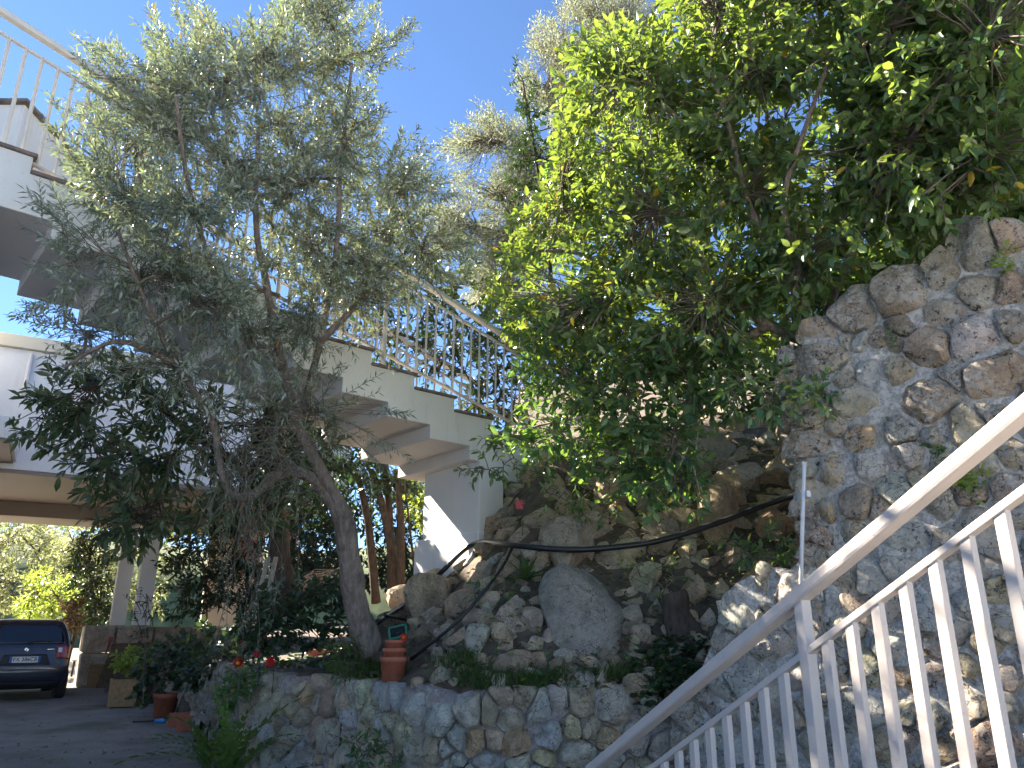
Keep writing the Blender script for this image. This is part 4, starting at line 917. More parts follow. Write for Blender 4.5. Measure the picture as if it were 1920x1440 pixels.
for px, py, wd, ht in ((490, 1035, .8, 1.1), (585, 1000, .6, 1.5)):
    c = P(px, py, 23.4); uu = (c - HA).dot(HD); z = c.z
    fr = hbox(uu - wd / 2 - .08, uu + wd / 2 + .08, 7.93, 8.01, z - ht / 2 - .08, z + ht / 2 + .08, 'window', M['plaster_plain'], house)
    for s in (-1, 1):
        a0, a1 = (uu - wd / 2, uu - .02) if s < 0 else (uu + .02, uu + wd / 2)
        lv = MB(); nl = int(ht / .07)
        for k in range(nl):
            zc = z - ht / 2 + (k + .5) * ht / nl; lv.box(hp((a0 + a1) / 2, 7.88, zc), (a1 - a0) / 2, .012, ht / nl * .44, HR @ Matrix.Rotation(.45, 3, 'X'))
        for e in (a0 + .02, a1 - .02): lv.box(hp(e, 7.88, z), .028, .022, ht / 2, HR)
        o = lv.build('shutter', M['shutter']); adopt(o, fr)
# plinth the columns stand on, of big blocks
ub = (P(220, 1165, 20.0) - HA).dot(HD); db = -(P(220, 1165, 20.0) - HA).dot(HN)
pl = thing('porch_plinth', hp(ub, db - .6, 0), 'low stepped plinth of big stone blocks under the porch columns', 'plinth')
x = ub - .75; R = random.Random(9)
while x < ub + 3.4:
    wd = R.uniform(.55, .95)
    for z0, z1, mt in ((0, .78, None), (.79, 1.44, 1)):
        o = hbox(x, x + wd - .02, db - .5 - (.25 if mt is None else 0), db + .8, z0, z1 - R.uniform(0, .06), 'block', M['rock_wall'], pl, .05); o.color = (*tint('p' if mt else 'g'), 1)
    x += wd
# wing on the side of the drive, unseen, invented to lay shade over it
wing = thing('added_shade_wing', (-13, 6, 0), 'out-of-view wing added to shade the drive, with a white roof terrace parapet above the stair top', 'house')
MB().box((-16.1, 5.5, 5.0), 5.7, 8.5, 5.0).build('wall', M['plaster_plain'], wing)  # unseen block, height and length set by the shade it throws
MB().box((-16.1, 5.5, 10.12), 5.8, 8.6, .12).build('shade_wing_edge', M['cap'], wing)
pa = P(48, 190, 9.0)
MB().box((pa.x - 2.6, pa.y + .6, pa.z - .62), 2.6, .6, .58).build('parapet', M['plaster'], wing, bevel=.015)
MB().box((pa.x - 2.58, pa.y + .6, pa.z - .02), 2.64, .66, .018).build('parapet_cap', M['cap'], wing)

# ------------------------------------------------------------------ the parked car
def paint(name, c, rough, coat=1.0):
    t = NT(name); m = t.done(c, rough, None, 0.0, .5); t.b.inputs['Coat Weight'].default_value = coat; t.b.inputs['Coat Roughness'].default_value = .06; return m
M['car_paint'] = paint('car_paint', (.012, .016, .034), .35); M['car_glass'] = paint('car_glass', (.01, .013, .02), .08, .6); M['tyre'] = simple('tyre', (.018, .018, .019), .85, .2)
M['rim'] = simple('rim', (.42, .42, .44), .3, .1, metal=1.0); M['lamp_red'] = paint('lamp_red', (.30, .012, .016), .15); M['lamp_white'] = paint('lamp_white', (.72, .72, .74), .15)
M['lamp_orange'] = paint('lamp_orange', (.55, .09, .03), .15); M['plate_white'] = simple('plate_white', (.80, .78, .75), .4, .03); M['plate_blue'] = simple('plate_blue', (.02, .07, .36), .4, .05); M['plate_ink'] = simple('plate_ink', (.01, .01, .012), .5, .05)
M['chrome'] = simple('chrome', (.65, .66, .68), .15, .03, metal=1.0); M['black_plastic'] = simple('black_plastic', (.015, .015, .016), .55, .15); M['papers'] = simple('papers', (.62, .60, .52), .8, .1)
cb = Pz(33, 1316, 0.0); hd = Vector((cb.x, cb.y, 0)).normalized(); hd.rotate(Matrix.Rotation(math.radians(4), 3, 'Z')); CM = Matrix((Vector((hd.y, -hd.x, 0)), hd, Vector((0, 0, 1)))).transposed()
def cw(x, y, z): return cb + CM @ Vector((x, y, z))
car = thing('parked_car', cb + hd * 1.8, 'dark blue small car parked under the house, seen from behind', 'car')
LV = [(.20, .70, .16, 3.55), (.30, .78, .05, 3.66), (.45, .815, .0, 3.70), (.62, .825, .01, 3.70), (.70, .825, .05, 3.68), (.84, .822, .09, 3.55), (.98, .812, .13, 3.30), (1.04, .800, .16, 2.95), (1.10, .785, .20, 2.78), (1.25, .735, .28, 2.50), (1.40, .675, .37, 2.22), (1.48, .630, .43, 2.05), (1.525, .54, .56, 1.85), (1.545, .30, .80, 1.6)]
def car_sec(z):
    for a, b in zip(LV[:-1], LV[1:]):
        if z <= b[0]: k = (z - a[0]) / (b[0] - a[0]); return tuple(a[i] + (b[i] - a[i]) * k for i in (1, 2, 3))
    return LV[-1][1:]
def sec_pt(z, a, off=0.0):
    """superellipse outline in plan; a = 0 at the right side, -pi/2 at the tail"""
    hw, y0, y1 = car_sec(z); cy, ry = (y0 + y1) / 2, (y1 - y0) / 2; c, s = math.cos(a), math.sin(a); e = .27
    return (math.copysign(abs(c) ** e, c) * (hw + off), cy + math.copysign(abs(s) ** (e * .62), s) * (ry + off), z)
nA = 72; vs = [cw(*sec_pt(z, 2 * math.pi * (k + .5) / nA)) for z, *_ in LV for k in range(nA)]; body = MB()
body.add(vs, [(i * nA + k, i * nA + (k + 1) % nA, (i + 1) * nA + (k + 1) % nA, (i + 1) * nA + k) for i in range(len(LV) - 1) for k in range(nA)] + [tuple(range(nA))[::-1], tuple((len(LV) - 1) * nA + k for k in range(nA))])
bo = body.build('body', M['car_paint'], car, True); m_ = bo.modifiers.new('subsurf', 'SUBSURF'); m_.levels = 1; m_.render_levels = 1
def tail_y(x, z):
    hw, y0, y1 = car_sec(z); f = min(.999, abs(x) / hw) ** (1 / .27); a = math.acos(min(1, f)); cy, ry = (y0 + y1) / 2, (y1 - y0) / 2
    return cy - (abs(math.sin(a)) ** (.27 * .62)) * ry
def tail_patch(pts, name, mat, off=.012, thick=.02, parent=None):
    """a panel lying on the tail: outline in (x, z) seen from behind"""
    n = 14; f = MB(); vv = []; xs_ = [p[0] for p in pts]; zs_ = [p[1] for p in pts]
    bm = bmesh.new(); vb = [bm.verts.new((x, 0, z)) for x, z in pts]; bm.faces.new(vb)
    for ax, lo, hi in (((1, 0, 0), min(xs_), max(xs_)), ((0, 0, 1), min(zs_), max(zs_))):
        for k in range(1, n):
            c = lo + (hi - lo) * k / n; bmesh.ops.bisect_plane(bm, geom=bm.verts[:] + bm.edges[:] + bm.faces[:], plane_co=Vector(ax) * c, plane_no=Vector(ax))
    for v in bm.verts: v.co = Vector(cw(v.co.x, tail_y(v.co.x, v.co.z) - off, v.co.z))
    me = bpy.data.meshes.new(name); bm.to_mesh(me); bm.free(); me.polygons.foreach_set('use_smooth', [True] * len(me.polygons)); o = link(name, me, mat, parent if parent is not None else car)
    s = o.modifiers.new('solid', 'SOLIDIFY'); s.thickness = thick; s.offset = 0; return o
rw_ = tail_patch([(-.66, 1.06), (.66, 1.06), (.64, 1.14), (.56, 1.36), (.50, 1.42), (-.50, 1.42), (-.56, 1.36), (-.64, 1.14)], 'rear_window', M['car_glass'])
wp = MB().tube([cw(.0, tail_y(0, 1.07) - .035, 1.07), cw(.16, tail_y(.16, 1.1) - .04, 1.10), cw(.42, tail_y(.42, 1.1) - .035, 1.09)], .014, 6).build('wiper', M['black_plastic'], car, True)
for s in (-1, 1):
    lt = tail_patch([(s * .52, .80), (s * .79, .76), (s * .80, 1.02), (s * .52, 1.01)][::s], 'tail_light', M['lamp_red'], .012)
    adopt_patch = tail_patch([(s * .55, .90), (s * .62, .89), (s * .62, .98), (s * .55, .98)][::s], 'reversing_lens', M['lamp_white'], .02, .012, lt)
    tail_patch([(s * .69, .79), (s * .785, .78), (s * .785, .87), (s * .69, .87)][::s], 'indicator_lens', M['lamp_orange'], .02, .012, lt)
tail_patch([(-.44, .66), (.44, .66), (.36, .86), (-.36, .86)], 'plate_recess', M['black_plastic'], .004, .01)
pz = .765; py_ = tail_y(0, pz) - .03
np_ = MB().box(cw(0, py_, pz), .26, .006, .055, CM).build('number_plate', M['plate_white'], car)
for s in (-1, 1): adopt(MB().box(cw(s * .24, py_ - .006, pz), .022, .004, .054, CM).build('plate_band', M['plate_blue']), np_)
def text_mesh(txt, size, mat, x, y, z, parent, name, sx=1.0):
    cu = bpy.data.curves.new(name, 'FONT'); cu.body = txt; cu.size = size; cu.align_x = 'CENTER'; cu.align_y = 'CENTER'; cu.extrude = .002; cu.offset = .0012
    tmp = bpy.data.objects.new('tmp', cu); COL.objects.link(tmp); bpy.context.view_layer.update(); me = bpy.data.meshes.new_from_object(tmp.evaluated_get(bpy.context.evaluated_depsgraph_get())); bpy.data.objects.remove(tmp); bpy.data.curves.remove(cu)
    X = Matrix.Translation(cw(x, y, z)) @ (CM @ Matrix(((sx, 0, 0), (0, 0, -1), (0, 1, 0)))).to_4x4(); me.transform(X); me.name = name
    o = link(name, me, mat); adopt(o, parent); return o
text_mesh('FX 386CB', .105, M['plate_ink'], .0, py_ - .0095, pz, np_, 'plate_lettering', .92)
# maker's emblem: two hooked strokes forming a slanted S
ey = tail_y(0, .95) - .016; em = MB()
for sg in (1, -1):
    pts = [(-.042, .004), (-.012, .034), (.042, .006), (.026, -.004), (-.010, .016), (-.020, .006), (.0, -.004)]
    q = [cw(sg * a, ey - .006, .95 + sg * b) for a, b in pts]; q2 = [cw(sg * a, ey + .004, .95 + sg * b) for a, b in pts]; n = len(q)
    em.add(q + q2, [tuple(range(n)), tuple(range(n, 2 * n))[::-1]] + [(i, n + i, n + (i + 1) % n, (i + 1) % n) for i in range(n)])
em.build('emblem', M['chrome'], car)
MB().box(cw(.42, tail_y(.42, .95) - .014, .95), .07, .003, .010, CM).build('model_badge', M['chrome'], car)
tail_patch([(-.70, .50), (.70, .50), (.70, .535), (-.70, .535)], 'bumper_line', M['black_plastic'], .006, .01)
tail_patch([(-.60, .22), (.60, .22), (.62, .34), (-.62, .34)], 'bumper_insert', M['black_plastic'], .008, .012)
for s in (-1, 1):
    for yy in (.62, 3.0):
        wl = MB(); Rm = CM @ Matrix.Rotation(math.pi / 2, 3, 'Y')
        wh = wl.lathe(cw(s * .73, yy, .305), [(.19, -.10), (.29, -.10), (.305, -.07), (.305, .07), (.29, .10), (.19, .10)], 28, Rm).build('wheel', M['tyre'], car, True)
        adopt(MB().lathe(cw(s * .735, yy, .305), [(.02, -.095), (.19, -.09), (.19, .09), (.02, .095)], 20, Rm).build('rim', M['rim']), wh)
    MB().tube([cw(s * .60, .75, 1.53), cw(s * .60, .85, 1.575), cw(s * .585, 1.7, 1.585), cw(s * .57, 1.8, 1.54)], .014, 6).build('roof_rail', M['chrome'], car, True)
    MB().box(cw(s * .93, 2.35, 1.02), .09, .05, .065, CM).build('wing_mirror', M['car_paint'], car, bevel=.02)
MB().tube([cw(0, .86, 1.54), cw(0, .80, 1.68)], .008, 6).build('aerial', M['black_plastic'], car)
MB().box(cw(-.18, 1.0, 1.12), .26, .2, .08, CM).build('parcel_shelf_papers', M['papers'], car)

# ------------------------------------------------------------------ pots and planters along the drive
def pot(name, loc, r, h, label, mat=None, group=None, taper=.72):
    t = thing(name, loc, label, 'pot', group)
    MB().lathe(loc, [(r * taper, 0), (r * .93, h * .80), (r, h * .80), (r * 1.02, h), (r * .9, h), (r * .88, h * .86)], 26).build('shell', mat or M['terracotta'], t, True)
    MB().lathe(loc, [(r * .2, h * .84), (r * .885, h * .88)], 16).build('soil', M['soil'], t); return t
def plank_box(name, c, w_, h, label, rot, cat='planter'):
    t = thing(name, c, label, cat); Rz = Matrix.Rotation(rot, 3, 'Z')
    for s, ax in ((-1, 0), (1, 0), (-1, 1), (1, 1)):
        o = Vector((s * w_ / 2, 0, h / 2)) if ax == 0 else Vector((0, s * w_ / 2, h / 2))
        hx, hy = (.014, w_ / 2 - .016) if ax == 0 else (w_ / 2 - .016, .014)
        MB().box(c + Rz @ o, hx, hy, h / 2 - .02, Rz).build('panel', M['wood_box'], t)
    for sx in (-1, 1):
        for sy in (-1, 1): MB().box(c + Rz @ Vector((sx * w_ / 2, sy * w_ / 2, h / 2)), .024, .024, h / 2, Rz).build('corner_post', M['wood_box'], t)
    MB().box(c + Vector((0, 0, h * .86)), w_ / 2 - .02, w_ / 2 - .02, .012, Rz).build('soil', M['soil'], t); return t
pa_ = Pz(184, 1287, 0); plank_box('wooden_planter', pa_, .52, .54, 'square wooden planter with tools standing in it by the plinth', .55)
pb_ = Pz(226, 1326, 0); plank_box('wooden_planter', pb_, .40, .48, 'square wooden planter in front of the potted variegated plant', .5)
pc_ = Pz(306, 1346, 0); pot('terracotta_pot', pc_, .19, .36, 'large terracotta pot holding the bushy geranium')
pd2 = pb_ + Vector((.06, .55, 0)); pot('clay_pot', Vector((pd2.x, pd2.y, 0)), .24, .52, 'dark clay pot of a variegated plant behind the wooden planter', simple('dark_clay', (.10, .05, .04), .8, .3))
def plant(name, base, tips, leaf, mats, label, cat='plant', tmpl=T_ROUND, k=8, n=9, tw=(.14, .004), sd_=1, single=0, down=.0):
    return make_tree(name, label, cat, base, [], tips, leaf, mats, k, tw, nleaf=n, tmpl=tmpl, branch_r=.01, spread=1.0, upn=.8, seed=sd_, single=single, down=down)
R = random.Random(61)
g0 = pc_ + Vector((0, 0, .34))
plant('geranium_plant', g0, crown_points([(245, 1275), (270, 1230), (330, 1190), (370, 1200), (380, 1250), (345, 1290), (300, 1300), (265, 1330), (245, 1310)], 90, lambda x, y: 12.1, .35, R), (.075, .95), (M['dark_leaf'], M['bark'], M['twig']), 'bushy green geranium spilling over its terracotta pot', sd_=90, k=12)
plant('variegated_plant', pd2 + Vector((0, 0, .5)), crown_points([(205, 1250), (230, 1215), (275, 1212), (290, 1240), (260, 1262)], 36, lambda x, y: 14.2, .2, R), (.12, .45), (M['bright_leaf'], M['bark'], M['twig']), 'variegated leafy plant in the dark clay pot', tmpl=T_LONG, sd_=91)
plant('bare_sapling', Pz(268, 1320, .4), crown_points([(235, 1110), (290, 1100), (300, 1190), (275, 1260), (255, 1200)], 26, lambda x, y: 14.0, .2, R), (.07, .4), (M['dark_leaf'], M['bark_dark'], M['bark_dark']), 'thin dark sapling standing before the white porch column', 'sapling', tmpl=T_LONG, sd_=92, n=6, tw=(.25, .006))
for k, (px, py) in enumerate(((341, 1362), (357, 1370))):
    c = Pz(px, py, 0); t = thing('trough_pot', c, ('empty ribbed brown trough standing behind its twin', 'empty ribbed brown trough with broken pot pieces, at the front of the pair')[k], 'pot'); Rz = Matrix.Rotation(.3, 3, 'Z')
    for s, ax in ((-1, 0), (1, 0), (-1, 1), (1, 1)):
        o = Vector((s * .17, 0, .09)) if ax == 0 else Vector((0, s * .085, .09)); MB().box(c + Rz @ o, .01 if ax == 0 else .158, .074 if ax == 0 else .01, .09, Rz).build('side', M['terracotta'], t)
    for q in range(-4, 5): MB().box(c + Rz @ Vector((q * .036, -.098, .085)), .008, .004, .08, Rz).build('rib', M['terracotta'], t)
    MB().box(c + Vector((0, 0, .01)), .158, .074, .008, Rz).build('bottom', M['terracotta'], t)
c = Pz(303, 1356, 0); sc_ = thing('blue_scoop', c, 'small bright blue plastic scoop lying before the terracotta pot', 'scoop'); M['blue'] = simple('blue', (.03, .28, .55), .4, .08)
MB().tube([c + Vector((-.10, 0, .03)), c + Vector((.0, 0, .035)), c + Vector((.06, 0, .03))], [.028, .034, .02], 10).build('bowl', M['blue'], sc_, True); MB().tube([c + Vector((-.1, 0, .03)), c + Vector((-.42, -.02, .02))], .012, 6).build('handle', M['black_plastic'], sc_)
# old garden chair loaded with odds and ends
c = Pz(158, 1268, 0); ch = thing('garden_chair', c, 'old dark wooden garden chair by the plinth', 'chair')
for sx in (-.26, .26):
    for sy in (-.24, .24): MB().bar(c + Vector((sx, sy, 0)), c + Vector((sx * .95, sy * .95, .44 if sy < 0 else .95)), .045, .045, (1, 0, 0)).build('leg', M['wood_dark'], ch)
for k in range(4): MB().box(c + Vector((0, -.21 + k * .14, .45)), .30, .06, .012).build('seat_slat', M['wood_dark'], ch)
for k in range(3): MB().box(c + Vector((0, .25, .66 + k * .13)), .28, .012, .05).build('back_slat', M['wood_grey'], ch)
tl = thing('spade', c + Vector((.75, -.1, .3)), 'red-handled spade standing in the wooden planter', 'tool'); M['red_paint'] = simple('red_paint', (.22, .02, .025), .5, .2)
MB().tube([pa_ + Vector((.0, 0, .45)), pa_ + Vector((.10, .05, 1.05))], .02, 6).build('shaft', M['red_paint'], tl); MB().box(pa_ + Vector((.11, .055, 1.1)), .05, .02, .06).build('handle', M['red_paint'], tl, bevel=.01)

# ------------------------------------------------------------------ terrace things
def on(px, py, up=0.0): p, D = hit(px, py); return (p if p is not None else P(px, py, 7)) + Vector((0, 0, up))
s0 = Pz(735, 1284, WTOP); z = WTOP + .015; tower = [(.115, .19, 'widest terracotta pot at the bottom of the stack on the wall'), (.098, .15, 'middle terracotta pot wedged in the wider pot of the stack'), (.082, .13, 'smallest terracotta pot topping the stack under the green lamp')]
for r, h, lab in tower: pot('terracotta_pot', Vector((s0.x, s0.y + .08, z)), r, h, lab, group='stacked terracotta pots', taper=.8); z += h * .55
lm = thing('solar_lamp', Vector((s0.x + .02, s0.y + .08, z + .07)), 'small solar lamp panel with green frame on the stacked pots', 'lamp'); M['green_plastic'] = simple('green_plastic', (.02, .16, .10), .4, .1)
c = Vector((s0.x + .02, s0.y + .06, z + .115)); Rt = Matrix.Rotation(-.25, 3, 'Y') @ Matrix.Rotation(.9, 3, 'X')
for ax, hx, hy in (((0, .055, 0), .075, .008), ((0, -.055, 0), .075, .008), ((.068, 0, 0), .008, .06), ((-.068, 0, 0), .008, .06)): MB().box(c + Rt @ Vector(ax), hx, hy, .012, Rt).build('frame', M['green_plastic'], lm)
MB().box(c, .06, .047, .004, Rt).build('panel', M['car_glass'], lm); MB().tube([c, c + Vector((-.01, .02, -.12))], .01, 6).build('stake', M['green_plastic'], lm)
c = Pz(600, 1242, WTOP + .03); bxp = thing('window_box', c, 'rectangular terracotta box planter beside the olive trunk', 'planter')
for s, ax in ((-1, 0), (1, 0), (-1, 1), (1, 1)):
    o = Vector((s * .125, 0, .075)) if ax == 0 else Vector((0, s * .075, .075)); MB().box(c + o, .008 if ax == 0 else .133, .068 if ax == 0 else .008, .075).build('side', M['terracotta'], bxp)
MB().box(c + Vector((0, -.078, .135)), .145, .012, .018).build('rim', M['terracotta'], bxp, bevel=.004); MB().box(c + Vector((0, 0, .1)), .12, .07, .01).build('soil', M['soil'], bxp)
M['petal_red'] = leaf_mat('petal_red', (.50, .015, .015), (.45, .02, .02), (.6, .03, .02), .25, .5, .25); M['petal_pink'] = leaf_mat('petal_pink', (.60, .12, .16), (.5, .1, .12), (.7, .15, .15), .25, .5, .25); M['yellow'] = simple('yellow', (.62, .33, .02), .7, .2)
def flower(px, py, D, r, label, mat, heart=True, base=None):
    c = P(px, py, D); t = thing('flower', c - Vector((0, 0, .2)), label, 'flower'); n = 26 if heart else 34; an = np.linspace(0, 4 * math.pi, n, endpoint=False) + rng.normal(0, .1, n)
    dr = np.stack([np.cos(an), -.25 + 0 * an, np.sin(an)], -1) + rng.normal(0, .15, (n, 3)); nv = np.tile(np.array([[0, -1., .4]]), (n, 1)) + rng.normal(0, .2, (n, 3)); L = np.full(n, r) * rng.uniform(.7, 1.1, n)
    o = link('petals', leaf_mesh('petals', T_ROUND, np.tile(np.array(tuple(c)), (n, 1)), dr, nv, L, L * (.45 if heart else .2), rng.random(n)), mat, t)
    if heart: MB().lathe(c + Vector((0, -.012, 0)), [(r * .1, -.01), (r * .33, -.004), (r * .3, .012), (r * .08, .018)], 10, Matrix.Rotation(math.pi / 2, 3, 'X')).build('heart', M['yellow'], t, True)
    b = base or (c + Vector((.02, .05, -.28))); MB().tube(catmull([b, b.lerp(c, .6) + Vector((.02, 0, .02)), c + Vector((0, .01, 0))], 4), .004, 5).build('stem', M['grass'], t, True)
flower(447, 1243, 7.3, .055, 'red and yellow flower leaning over the wall corner', M['petal_red']); flower(508, 1241, 7.1, .06, 'deep red flower above the wall stones beside the box planter', M['petal_red'], False); flower(448, 1204, 8.0, .035, 'small dark red flower bud high over the wall corner', M['petal_red'], False); flower(482, 1226, 7.3, .04, 'little red flower between the two larger red ones', M['petal_red'], False); flower(757, 1195, 6.1, .032, 'small red poppy-like flower beside the green lamp', M['petal_red'])
flower(975, 945, 7.0, .055, 'shaggy coral pink flower on the rocks beside the white pier', M['petal_pink'], False); c = Pz(318, 1362, 0); flower(318, 1357, 11.3, .06, 'yellow-orange flower lying by the ribbed troughs', simple('petal_yellow', (.6, .3, .06), .6, .2), False, c)
R = random.Random(62)
plant('terrace_bush', on(560, 1200), crown_points([(435, 1180), (500, 1100), (580, 1080), (670, 1090), (668, 1180), (640, 1215), (560, 1215), (470, 1235)], 170, lambda x, y: 7.6, .35, R), (.07, .6), (M['dark_leaf'], M['bark_dark'], M['bark_dark']), 'dark green bush on the terrace behind the box planter', 'bush', sd_=93, k=14)
plant('terrace_plant', on(640, 1230), crown_points([(610, 1215), (680, 1200), (700, 1235), (700, 1270), (640, 1270)], 40, lambda x, y: 6.45, .15, R), (.08, .22), (M['grass'], M['bark'], M['twig']), 'green spiky plant between the box planter and the stacked pots', tmpl=T_LONG, sd_=94)
plant('corner_plant', Pz(440, 1300, .5), crown_points([(420, 1260), (480, 1250), (500, 1270), (470, 1300), (430, 1330), (410, 1300)], 26, lambda x, y: 7.2, .12, R), (.07, .5), (M['privet_low'], M['bark'], M['twig']), 'leafy plant under the red and yellow flower', sd_=95)
p3 = Pz(262, 1300, 0); pot('terracotta_pot', p3, .17, .30, 'terracotta pot half hidden behind the geranium')
plant('leafy_bush', p3 + Vector((.2, .2, .3)), crown_points([(330, 1200), (380, 1170), (440, 1180), (440, 1260), (390, 1300), (340, 1290)], 110, lambda x, y: 10.6, .4, R), (.08, .7), (M['dark_leaf'], M['bark'], M['twig']), 'shaded leafy bush between the geranium and the wall corner', 'bush', sd_=97, k=10)
plant('bank_plant', Pz(400, 1260, .8), crown_points([(360, 1230), (440, 1190), (470, 1220), (440, 1270), (380, 1290)], 50, lambda x, y: 9.5, .4, R), (.07, .6), (M['dark_leaf'], M['bark'], M['twig']), 'dark plant on the shaded bank between geranium and wall corner', sd_=96)
def rosette(name, c, n, L, W, label, cat, mat, part, rise=(.5, 1.0), bend=.5, serr=False, seed=1, dirs=None):
    R = random.Random(seed); t = thing(name, c, label, cat)
    for k in range(n):
        a = 2 * math.pi * k / n + R.uniform(-.25, .25); el = R.uniform(*rise); l = L * R.uniform(.7, 1.15); d = Vector((math.cos(a), math.sin(a), 0)); S = Vector((-d.y, d.x, 0)); m = 9; vs = []; fs = []
        p = Vector(c); ang_ = el * math.pi / 2
        for i in range(m + 1):
            f = i / m; wv = W * math.sin(math.pi * (.12 + .88 * f) ** .8) * (1 if not serr else 1) + .001; wv = wv if i < m else .001
            T = d * math.cos(ang_) + Vector((0, 0, 1)) * math.sin(ang_); N = S.cross(T)
            if i: p = p + T * (l / m)
            ang_ -= bend * 1.6 / m * (.4 + f)
            if serr:
                for s in (-1, 1):
                    q = p + S * (s * wv * 1.0) - N * .01; b = len(vs); vs += [tuple(p + T * .012), tuple(q + T * (l / m * .35)), tuple(q - T * (l / m * .25)), tuple(p - T * (l / m * .5))]; fs.append((b, b + 1, b + 2, b + 3) if s > 0 else (b + 3, b + 2, b + 1, b))
            else:
                vs += [tuple(p + S * wv), tuple(p - N * (wv * .45)), tuple(p - S * wv)]
        if not serr:
            for i in range(m): fs += [(3 * i, 3 * i + 1, 3 * i + 4, 3 * i + 3), (3 * i + 1, 3 * i + 2, 3 * i + 5, 3 * i + 4)]
        me = bpy.data.meshes.new(part); me.from_pydata(vs, [], fs); me.update(); link(part, me, mat, t)
        at = me.attributes.new('rnd', 'FLOAT', 'POINT'); at.data.foreach_set('value', [R.random()] * len(vs))
    return t
rosette('sword_fern', Pz(425, 1475, 0.05), 22, .95, .05, 'green sword fern arching at the foot of the wall corner', 'fern', M['fern'], 'frond', (.45, .95), .75, True, 5)
rosette('sword_fern', Pz(385, 1440, 0.02), 14, .62, .045, 'smaller sword fern between the big fern and the troughs', 'fern', M['fern'], 'frond', (.35, .9), .8, True, 6)
a_ = on(985, 1092); rosette('aloe_plant', a_ + Vector((0, -.05, .02)), 13, .30, .022, 'small spiky aloe rooted among the rocks left of the boulder'.replace(' left of', ' beside'), 'aloe', M['grass'], 'leaf', (.1, 1.0), .5, False, 7)
rosette('aloe_plant', on(1215, 985) + Vector((0, -.05, .0)), 9, .26, .016, 'pale striped spiky plant in dappled sun under the trailing privet', 'aloe', M['pale_leaf'], 'leaf', (.2, 1.0), .8, False, 8)

# ------------------------------------------------------------------ boulder, loose stones, stump, pipes
M['boulder'] = rock_mat('boulder', .25, .12)
def big_rock(name, px, py, wpx, hpx, c, label, cat, D, var, rot=(0, 0, 0), dy=.6, mat=None, cut=(11, .38, .74)):
    me = rock_variant(var, 4, *cut); me.materials.append(mat or M['rock']); o = bpy.data.objects.new(name, me); COL.objects.link(o); p = P(px, py, D); o.location = p
    o.scale = (wpx * D / FPX / 2 * 1.12, (wpx + hpx) * D / FPX / 4 * dy, hpx * D / FPX / 2 * 1.12); o.rotation_euler = rot; o.color = (*tint(c, .03), 1); return tag(o, label, cat)
big_rock('boulder', 1098, 1184, 128, 214, (.43, .40, .36), 'big grey weathered boulder leaning on the rockery behind the low wall', 'boulder', 6.25, 113, (-.2, -.06, .3), .6, M['boulder'], (10, .60, .86))
big_rock('loose_stone', 1031, 1264, 74, 66, 'w', 'pale rough stone resting on the wall top before the boulder', 'stone', 5.85, 105)
big_rock('loose_stone', 1036, 1292, 66, 14, 't', 'thin tan flat stone under the pale rough stone', 'stone', 5.78, 106)
big_rock('loose_stone', 818, 1262, 34, 28, 'w', 'small pale stone beside the stacked pots on the wall', 'stone', 6.1, 107)
big_rock('loose_stone', 952, 1292, 58, 24, 'y', 'low tan stone lying on the wall top among weeds', 'stone', 5.8, 108)
st_ = thing('tree_stump', on(1290, 1225), 'dark rough-barked stump leaning among the rockery rocks', 'stump'); a, b = P(1292, 1228, 6.1), P(1255, 1112, 6.25)
MB().tube(catmull([a, a.lerp(b, .35), a.lerp(b, .7), b], 5), [.16, .15, .145, .14, .135, .13, .125, .12, .12, .115, .115, .11, .11, .108, .105, .1], 14, True, .5).build('trunk', M['bark_dark'], st_, True)
def surf(px, py, off=.1): p, D = hit(px, py); return P(px, py, (D or 7) - off)
M['joint'] = simple('joint', (.5, .5, .5), .5, .1)
def hose(pts, r, label, name='water_hose'):
    q = [surf(x, y, o) for x, y, o in pts]; t = thing(name, q[len(q) // 2], label, 'hose'); MB().tube(catmull(q, 6), r, 10).build('tube', M['hose'], t, True); return t
t = hose([(1500, 926, .9), (1440, 945, .75), (1335, 984, .6), (1230, 1015, .5), (1130, 1028, .45), (1050, 1030, .42), (960, 1022, .4), (905, 1016, .35), (872, 1030, .45), (820, 1080, .5), (762, 1130, .4), (705, 1168, .2)], .026, 'thick black hose running across the rockery from wall to pier')
q = surf(1093, 1029, .3); MB().box(q, .024, .024, .024).build('joint', M['joint'], t, bevel=.008)
hose([(962, 1024, .28), (940, 1065, .4), (900, 1118, .42), (850, 1172, .4), (770, 1236, .2)], .014, 'thin black hose branching down from the thick hose')
hose([(722, 1154, .2), (770, 1165, .25), (812, 1190, .28), (836, 1222, .2)], .013, 'short black hose curving over the thin hose')
ld = thing('wooden_ladder', P(498, 1130, 8.3), 'weathered wooden ladder leaning against the dark trunk', 'ladder')
for dx in (0, 18): MB().bar(P(478 + dx, 1145, 8.2), P(503 + dx * .8, 1045, 8.6), .045, .03).build('rail', M['wood_grey'], ld)
for k in range(4): MB().bar(P(482 + k * 6, 1130 - k * 24, 8.25 + k * .09), P(500 + k * 6, 1130 - k * 24, 8.25 + k * .09), .03, .03).build('rung', M['wood_grey'], ld)
tw = thing('dry_twig', P(1480, 830, 6.0), 'bare pale twig sticking out of the dark rocks beside the wall end', 'twig'); MB().tube([P(1465, 862, 6.0), P(1488, 835, 5.95), P(1508, 790, 5.9)], [.009, .008, .005], 6).build('stem', M['wood_grey'], tw); MB().tube([P(1488, 835, 5.95), P(1455, 838, 5.95), P(1420, 846, 6.0)], [.006, .005, .003], 5).build('side_shoot', M['wood_grey'], tw)
